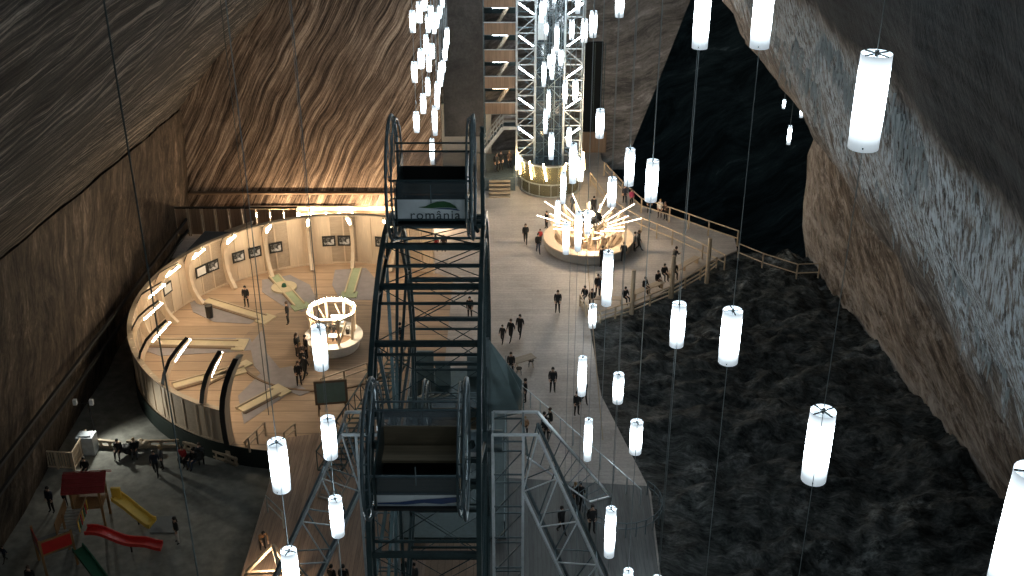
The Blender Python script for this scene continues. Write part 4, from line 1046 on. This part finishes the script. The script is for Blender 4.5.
slide(gp(86,531,.35), gp(162,547,-.95), .30, M['red'], 'long red wavy slide below the yellow one', .18, 1)
slide(gp(78,549,.15), gp(112,592,-1.05), .28, M['green'], 'dark green slide cut by the bottom edge', .2)
o = MB(); P = [gp(x, y, G+.03) for x, y in ((152,517),(176,516),(178,533),(150,533))]; o.prism([(p.x,p.y) for p in P], G+.01, G+.05); tag(o.build('rubber_mat', M['mat_grey']), 'grey rubber mat at the foot of the yellow slide', 'mat')
# fence corner, white tank, flood lights and low kerb walls
for (pts, lb) in (([(43,468),(74,470)],'pale picket fence facing the viewer in front of the white tank'),([(75,470),(89,447)],'pale picket fence running back from the fence corner')):
    P = [gp(x, y, G) for x, y in pts]; t = railing(lb, P, h=1.25, sp=1.0, mat='ply', rails=(1.0,.12), r=.05, name='picket_fence', cat='fence')
    d = P[1]-P[0]; n = int(d.length/.16)
    for k in range(n): p = d*((k+.5)/n); MB().box((0,0,.66), (.09,.03,1.1), math.atan2(d.y,d.x)).build('picket', M['timber'], t).location = p
o = MB(); o.box((0,0,.65), (1.0,.8,1.25)); o.box((0,0,1.3), (.7,.55,.08)); o = o.build('water_tank', plain('milky_white_plastic', (.45,.50,.54), .4)); o.location = gp(58,452,G); o.location.x = -25.75; tag(o, 'milky white square tank behind the fence corner', 'tank')
pf = gp(46,440,G); pf.x = -25.7
t = thing('flood_light', 'flood light pole with two small white heads by the left wall', 'light', pf)
fill_or_flood_light(t, (.35,-.1,2.75), 380, (.95,.95,.85),   .12, spot=150, rot=(R(58),0,R(-122)))
MB().bar((0,0,0), (-.15,.2,2.6), .09).build('pole', M['black'], t); MB().bar((-.9,.2,2.5), (.1,.2,2.6), .05).build('cross_arm', M['black'], t)
for x in (-.9,.1): MB().box((x,.1,2.72), (.22,.2,.36)).build('light_head', M['steel_wh'], t)
KB = [((90,447),(122,450),'low pale timber kerb beside the fence corner'),((128,449),(180,448),'low pale timber kerb behind the seated group'),((184,450),(206,455),'short timber kerb behind the red coated people'),((206,455),(238,467),'low timber kerb nearest the ring entrance')]
for (a, c, lb) in KB:
    p = gp(*a, G); q = gp(*c, G); d = q-p; t = thing('timber_kerb', lb, 'kerb', (p+q)/2, math.atan2(d.y,d.x)); L = d.length
    for z in (.15,.55): MB().box((0,0,z), (L,.12,.16)).build('board', M['timber_h'], t)
    for k in range(4): MB().box((-L/2+.15+(L-.3)*k/3,.02,.32), (.12,.16,.6)).build('post', M['timber'], t)
for (x, y, s, lb) in ((128,449,1.0,'dark covered heap of coats and bags left of the standing pair'),(147,445,.8,'pale bundled bag on the kerb behind the standing pair'),(192,457,1.0,'dark pushchair shaped heap among the red coated people')):
    b = MB()
    for k in range(5):
        c = Vector((random.uniform(-.5,.5)*s, random.uniform(-.3,.3), .2+.1*k)); r = random.uniform(.25,.42)*s
        b.lathe([(.01,-r*.6),(r*.8,-r*.35),(r,0),(r*.75,r*.4),(.01,r*.62)], c, 10)
    o = b.build('bag_heap', M['timber'] if 'pale' in lb else M['black'], None, True); o.location = gp(x, y+4, G+.1); tag(o, lb, 'bags')
# ---------------------------------------------------------------- people
SK = plain('skin_tone', (.52,.33,.24), .55, 0, .08)
CL = {n: plain('cloth_'+n, c, .85, 0, .25, 9) for n, c in dict(black=(.010,.011,.012), navy=(.015,.02,.035), grey=(.07,.075,.08), red=(.42,.03,.03), pink=(.50,.07,.16), white=(.62,.60,.56), tan=(.36,.20,.10), brown=(.08,.05,.035), jeans=(.035,.05,.08), green=(.05,.07,.04)).items()}
HR = {n: plain('hair_'+n, c, .6, 0, .3, 20) for n, c in dict(black=(.012,.010,.008), brown=(.07,.04,.025), fair=(.38,.26,.12), hat=(.6,.58,.55)).items()}
def skeleton(pose):
    J = {}; hip = .92; lean = 0; sit = pose == 'sit'
    if sit: hip = .52
    lean = {'bend': .75, 'lean': .28, 'sit': .12}.get(pose, .03)
    def T(h, x=0, fwd=0):                       # a point on the leaning trunk, h above the hip
        return Vector((x, -math.sin(lean)*h-fwd, hip+math.cos(lean)*h))
    J['pelvis'] = T(0); J['waist'] = T(.18); J['chest'] = T(.40); J['collar'] = T(.52); J['neck'] = T(.58); J['head'] = T(.68, 0, .02); J['crown'] = T(.78, 0, .015)
    J['nose'] = T(.665, 0, .115)
    for s, n in ((1,'r'), (-1,'l')):
        J['sh'+n] = T(.47, s*.185); 
        arm = {'stand': ((.225,.0,.24),(.215,-.06,.0)), 'walk': ((.22,.08*s,.24),(.215,-.02+.18*s,.02)), 'sit': ((.25,-.06,.22),(.16,-.30,.14)), 'bend': ((.22,-.25,.15),(.18,-.45,-.02)), 'lean': ((.24,-.16,.24),(.18,-.36,.26)), 'phone': ((.23,-.12,.22),(.10,-.30,.36))}[pose]
        e, h_ = arm
        J['el'+n] = Vector((s*e[0], J['pelvis'].y+e[1]-math.sin(lean)*.2, hip+e[2])); J['wr'+n] = Vector((s*h_[0], J['pelvis'].y+h_[1]-math.sin(lean)*.2, hip+h_[2]))
        dr = (J['wr'+n]-J['el'+n]).normalized(); J['pa'+n] = J['wr'+n]+dr*.075
        side = Vector((0,1,0)) if abs(dr.y) < .7 else Vector((s,0,0))
        for k, (off, L) in enumerate(((-.032,.075),(-.011,.088),(.011,.082),(.032,.065))):
            J['f%d%s' % (k, n)] = J['pa'+n]+side*off+dr*L+Vector((-s*.012,0,0))
        J['th'+n] = J['wr'+n]+dr*.05-side*.055+Vector((0,-.01,0))
        J['hi'+n] = Vector((s*.09, 0, hip-.05))
        if sit: J['kn'+n] = Vector((s*.13,-.44,.50)); J['an'+n] = Vector((s*.13,-.46,.09)); J['to'+n] = J['an'+n]+Vector((0,-.15,-.05))
        elif pose == 'walk': J['kn'+n] = Vector((s*.09,-.10 if s > 0 else -.04,.50)); J['an'+n] = Vector((s*.09,-.26 if s > 0 else .26,.09 if s > 0 else .14)); J['to'+n] = J['an'+n]+Vector((0,-.15,-.05))
        else: J['kn'+n] = Vector((s*.11,-.02,.49)); J['an'+n] = Vector((s*.12,.02,.09)); J['to'+n] = J['an'+n]+Vector((s*.03,-.15,-.05))
    return J
RAD = dict(pelvis=(.17,.135), waist=(.175,.14), chest=(.19,.14), collar=(.10,.08), neck=(.055,.055), head=(.082,.098), crown=(.062,.07), nose=(.014,.014), sh=(.075,.075), el=(.055,.055), wr=(.034,.03), pa=(.036,.020), th=(.011,.011), hi=(.10,.10), kn=(.068,.068), an=(.048,.048), to=(.042,.032))
BN = [('pelvis','waist',1),('waist','chest',1),('chest','collar',1),('collar','neck',0),('neck','head',0),('head','crown',0),('head','nose',0)]
for n in 'rl':
    BN += [('chest','sh'+n,1),('sh'+n,'el'+n,1),('el'+n,'wr'+n,1),('wr'+n,'pa'+n,0),('wr'+n,'th'+n,0),('pelvis','hi'+n,1),('hi'+n,'kn'+n,2),('kn'+n,'an'+n,2),('an'+n,'to'+n,3)]
    BN += [('pa'+n,'f%d%s' % (k, n),0) for k in range(4)]
TPL = {}
def template(pose):
    if pose in TPL: return TPL[pose]
    J = skeleton(pose); names = list(J); idx = {n: i for i, n in enumerate(names)}
    me = bpy.data.meshes.new('body_'+pose); me.from_pydata([J[n] for n in names], [(idx[a], idx[c]) for a, c, _ in BN], [])
    o = bpy.data.objects.new('body_tmp', me); col.objects.link(o)
    o.modifiers.new('skin', 'SKIN'); sk = me.skin_vertices[0].data
    for n, i in idx.items():
        key = n if n in RAD else ('f' if n[0] == 'f' else n[:2]); r = (.0105,.0105) if key == 'f' else RAD[key]
        sk[i].radius = r; sk[i].use_root = (n == 'pelvis')
    m = o.modifiers.new('sub', 'SUBSURF'); m.levels = 1; m.render_levels = 1
    bpy.context.view_layer.update()
    out = bpy.data.meshes.new_from_object(o.evaluated_get(bpy.context.evaluated_depsgraph_get()))
    bpy.data.objects.remove(o); out.name = 'body_'+pose; out.materials.clear()
    for m_ in (SK, CL['black'], CL['black'], CL['black']): out.materials.append(m_)
    segs = [(J[a], J[c], k) for a, c, k in BN]
    for p in out.polygons:
        c = p.center; best = 9; bk = 1
        for a, b_, k in segs:
            ab = b_-a; s = max(0, min(1, (c-a).dot(ab)/ab.length_squared)); dd = (c-a-ab*s).length
            if dd < best: best = dd; bk = k
        if bk == 0 and (c-J['collar']).length < .07: bk = 1
        p.material_index = bk; p.use_smooth = True
    h = J['head']; hb = MB(); hb.lathe([(.105,-.02),(.112,.05),(.10,.10),(.06,.145),(.001,.155)], n=14)
    hb.v = [(v[0]*.86+h.x, v[1]+h.y+.025, v[2]+h.z) for v in hb.v]
    # the hair stops above the brow: drop the front of the lowest ring
    hb.v = [(x, max(y, h.y-.075) if z < h.z+.05 else y, z) for x, y, z in hb.v]
    hb.f = [f for f in hb.f if not all(hb.v[i][1] < h.y-.03 and hb.v[i][2] < h.z+.06 for i in f)]
    hair = hb.mesh('hair_'+pose, HR['black'], True)
    lh = MB(); lh.ribbon([(h.x,h.y+.07,h.z+.08),(h.x,h.y+.12,h.z-.05),(h.x,h.y+.13,h.z-.2)], Vector((.085,0,0)), Vector((0,.03,0))); lh = lh.mesh('long_hair', HR['brown'], True)
    ey = MB()
    for s in (-1, 1): ey.lathe([(.001,-.009),(.010,0),(.001,.009)], (h.x+s*.03,h.y-.088,h.z+.015), 8)
    ey = ey.mesh('eyes', CL['black']); TPL[pose] = (out, hair, lh, ey); return TPL[pose]
def person(px, py, pose, face, coat, legs, hair, label, z=0.05, h=1.72, long=False, group=None, off=(0,0)):
    p = gp(px, py, z)+Vector((off[0], off[1], 0)); body, hm, lh, ey = template(pose); s = h/1.72*1.02
    t = bpy.data.objects.new('person', body); col.objects.link(t); t.location = p; t.rotation_euler = (0,0,R(face)); t.scale = (s,s,s)
    tag(t, label, 'person', group)
    for i, m in enumerate((SK, CL[coat], CL[legs], CL['black'])): t.material_slots[i].link = 'OBJECT'; t.material_slots[i].material = m
    o = put('hair', hm, t); o.material_slots[0].link = 'OBJECT'; o.material_slots[0].material = HR[hair]
    put('eyes', ey, t)
    if long: o = put('long_hair', lh, t); o.material_slots[0].link = 'OBJECT'; o.material_slots[0].material = HR[hair]
    return t
PP = [ # foot x, foot y, pose, facing, coat, legs, hair, label, z, height, long
 (525.5,243.5,'walk',0,'black','black','brown','person in a dark coat walking alone left of the stall',0,1.72,True),
 (538,253,'walk',10,'black','jeans','black','person in black walking toward the viewer with a red clad child behind',0,1.7,False),
 (540,244,'walk',0,'red','black','brown','child in a red jacket just behind a person in black',0,1.3,False),
 (546.5,229,'stand',-60,'black','black','black','person in dark clothes at the left side of the stall drum',0,1.6,False),
 (573,213,'stand',180,'grey','black','brown','person in grey standing behind the stall on the left of the dome',0,1.7,False),
 (593.5,215,'stand',160,'black','black','black','person in black standing behind the stall on the right of the dome',0,1.7,False),
 (602,267,'stand',200,'black','black','black','person in black at the front rim of the stall beside a hanging tube',0,1.78,False),
 (623,262,'stand',170,'black','black','brown','slim dark figure at the right front rim of the stall',0,1.7,False),
 (634,251,'stand',90,'grey','black','black','person in grey, left of the pair at the right of the stall',0,1.65,False),
 (638,251,'walk',80,'black','black','brown','taller person in black, right of the pair at the right of the stall',0,1.8,True),
 (624.5,203,'stand',0,'navy','black','black','person in dark navy on the walkway left of the pink coat',.05,1.7,False),
 (631,206,'stand',30,'pink','black','brown','person in a bright pink coat on the walkway',.05,1.6,True),
 (649,213,'stand',0,'black','black','black','person in black on the walkway under a hanging tube lamp',.05,1.7,False),
 (659.5,218,'stand',-20,'white','brown','fair','person in a white jacket on the walkway by the cavern',.05,1.7,False),
 (665.5,220,'lean',-40,'brown','black','brown','person in brown beside the white jacket on the walkway',.05,1.7,False),
 (673,268,'lean',120,'black','black','black','person leaning beside the middle fence pole, head above its top',.9,1.75,False),
 (663.5,279,'sit',20,'black','black','black','seated person in black left of the middle fence pole',0,1.7,False),
 (673.5,277,'sit',10,'black','black','brown','seated person in black right behind the middle fence pole',0,1.7,False),
 (657,285,'sit',30,'black','brown','black','person seated lower on the fence bench with legs stretched left',0,1.6,False),
 (644,292,'sit',40,'black','black','brown','person reclining alone on the middle fence bench',0,1.65,False),
 (597.5,296,'stand',10,'black','black','black','left person of the pair standing at the rounded fence end',0,1.78,False),
 (601,297,'stand',-10,'navy','black','brown','right person of the pair standing at the rounded fence end',0,1.7,False),
 (585,301,'sit',-30,'black','black','black','leftmost seated person on the curved bench end',0,1.65,False),
 (592,304,'sit',-10,'black','black','brown','second seated person on the curved bench end',0,1.65,False),
 (624.5,302,'sit',30,'black','black','black','seated person at the right of the curved bench by the left pole',0,1.65,False),
 (557.5,312.5,'stand',0,'black','black','black','person in black standing alone in the middle of the floor',0,1.78,False),
 (502.5,343,'walk',-20,'black','black','black','short left walker of three in dark coats beside the wheel',0,1.4,False),
 (511,341,'walk',-30,'black','black','brown','middle walker of three in dark coats beside the wheel',0,1.7,False),
 (520,337,'walk',-20,'black','black','black','right walker of three in dark coats beside the wheel',0,1.75,False),
 (552.5,392,'stand',0,'black','black','black','broad person in a black jacket facing the viewer past the fin',0,1.82,False),
 (576.5,415,'stand',20,'black','black','black','person in black left of the slim tube lamp',0,1.7,False),
 (584,403,'walk',20,'navy','black','brown','person in navy just behind the slim tube lamp',0,1.6,False),
 (525.5,402,'stand',-90,'black','black','black','dark figure at the head of the long hand rail',0,1.7,False),
 (511,375,'stand',0,'black','black','black','person half hidden behind the sheet fin',0,1.7,False),
 (543,430,'sit',60,'black','black','black','seated person left in the dark group by the hand rail',0,1.7,False),
 (551,426,'sit',-80,'black','black','brown','seated person right in the dark group by the hand rail',0,1.7,False),
 (546,440,'stand',0,'black','black','black','person standing nearest in the dark group by the hand rail',0,1.6,False),
 (525,432,'sit',0,'tan','black','fair','seated person in a tan top at the tower head',0,1.5,False),
 (561,533,'walk',30,'black','black','black','person in black walking beneath the raking truss',.05,1.75,False),
 (575,507,'stand',0,'grey','black','fair','person in grey, left of the pair below the rail outline',.05,1.65,False),
 (579.5,508,'walk',-20,'black','black','black','person in black, right of the pair below the rail outline',.05,1.75,False),
 (591.5,533,'stand',10,'black','black','black','bulky person in a black coat beside the curved guard rail',.05,1.85,False),
 (247,307,'stand',0,'black','black','black','person in black standing on the ring floor among the lanes',.07,1.7,False),
 (288.5,324,'stand',-90,'black','black','brown','person in black standing left of the booth, alone',.07,1.75,False),
 (335,341,'stand',0,'black','jeans','brown','attendant standing inside the octagonal booth',.1,1.6,False),
 (298,356,'stand',60,'black','black','brown','person in black at the back left of the group beside the booth',.07,1.75,True),
 (307,358,'stand',-60,'black','black','black','person in black closest to the booth counter in the group',.07,1.75,False),
 (302,365,'stand',20,'brown','black','fair','person in brown in the middle of the group beside the booth',.07,1.7,True),
 (299.5,385,'stand',20,'black','black','brown','front left person of the group beside the booth',.07,1.75,True),
 (306,378,'walk',-40,'black','black','black','front right person of the group beside the booth',.07,1.75,False),
 (304,371,'stand',0,'black','grey','black','middle front person of the group beside the booth',.07,1.7,False),
 (52.5,512,'stand',-20,'navy','black','black','person in dark clothes standing left of the red roofed tower',-1.19,1.75,False),
 (66,505,'walk',40,'black','black','brown','small child in black crouching near the tower post',-1.19,1.05,False),
 (178.5,543,'stand',-60,'black','white','black','person in a black coat with a pale skirt right of the slides',-1.19,1.75,True),
 (6,562,'walk',-30,'navy','black','brown','small child in blue at the left edge',-1.19,1.1,False),
 (157,475,'walk',10,'navy','black','black','left person of the standing pair between playground and ring',-1.19,1.75,False),
 (163,469,'stand',-60,'grey','black','fair','right person of the standing pair, in grey',-1.19,1.65,True),
 (87,474,'sit',0,'black','black','black','person crouching behind the red roof near the fence corner',-1.19,1.6,False),
 (184,463,'sit',0,'red','black','black','person in a red coat sitting on the kerb below the ring',-1.19,1.65,False),
 (196,466,'sit',-30,'black','jeans','black','person in black sitting right of the red coat',-1.19,1.7,False),
 (201,460,'sit',20,'grey','black','brown','person in grey seated at the right end of the kerb group',-1.19,1.65,False),
 (120,456,'sit',0,'black','black','black','person in black sitting left on the low kerb',-1.19,1.65,False),
 (136,455,'sit',10,'black','grey','fair','person with a pale face sitting on the low kerb by the bundle',-1.19,1.65,False),
 (34,592,'stand',0,'black','black','brown','person at the bottom left edge, only the head in view',-1.19,1.7,False),
 (263,549,'bend',30,'tan','black','black','person in a tan top bending down on the left decking',.06,1.6,False),
 (333,592,'stand',150,'black','black','black','left of two dark heads at the bottom edge on the decking',.06,1.7,False),
 (345,592,'stand',180,'black','black','black','right of two dark heads at the bottom edge on the decking',.06,1.7,False),
 (403,586,'stand',20,'black','black','fair','person in black with a pale face at the bottom edge under the wheel',.06,1.8,False),
 (415,589,'stand',-30,'grey','black','black','person in grey beside the pale faced one under the wheel',.06,1.65,False),
 (401,345,'stand',-90,'black','black','black','person in black on the boarding deck behind the wheel rim',.5,1.7,False),
 (436,249,'sit',0,'red','black','black','person in dark red sitting on the far floor seen through the wheel',0,1.6,False),
 (444,249,'sit',0,'brown','black','brown','person in brown sitting beside the red one, seen through the wheel',0,1.6,False),
 (470,318,'stand',0,'black','black','black','dark figure seen through the right part of the wheel lattice',0,1.7,False),
 (496.5,172,'stand',20,'black','black','black','left person of two in black on the entry landing',1.25,1.78,False),
 (501,170,'stand',-10,'black','black','brown','right person of two in black on the entry landing',1.25,1.78,False),
 (509.5,168,'stand',20,'brown','black','fair','person in brown by the rail of the entry landing',1.25,1.65,False),
]
for (x, y, pose, fc, c, l, hr, lb, z, h, lg) in PP: person(x, y, pose, fc, c, l, hr, lb, z, h, lg)
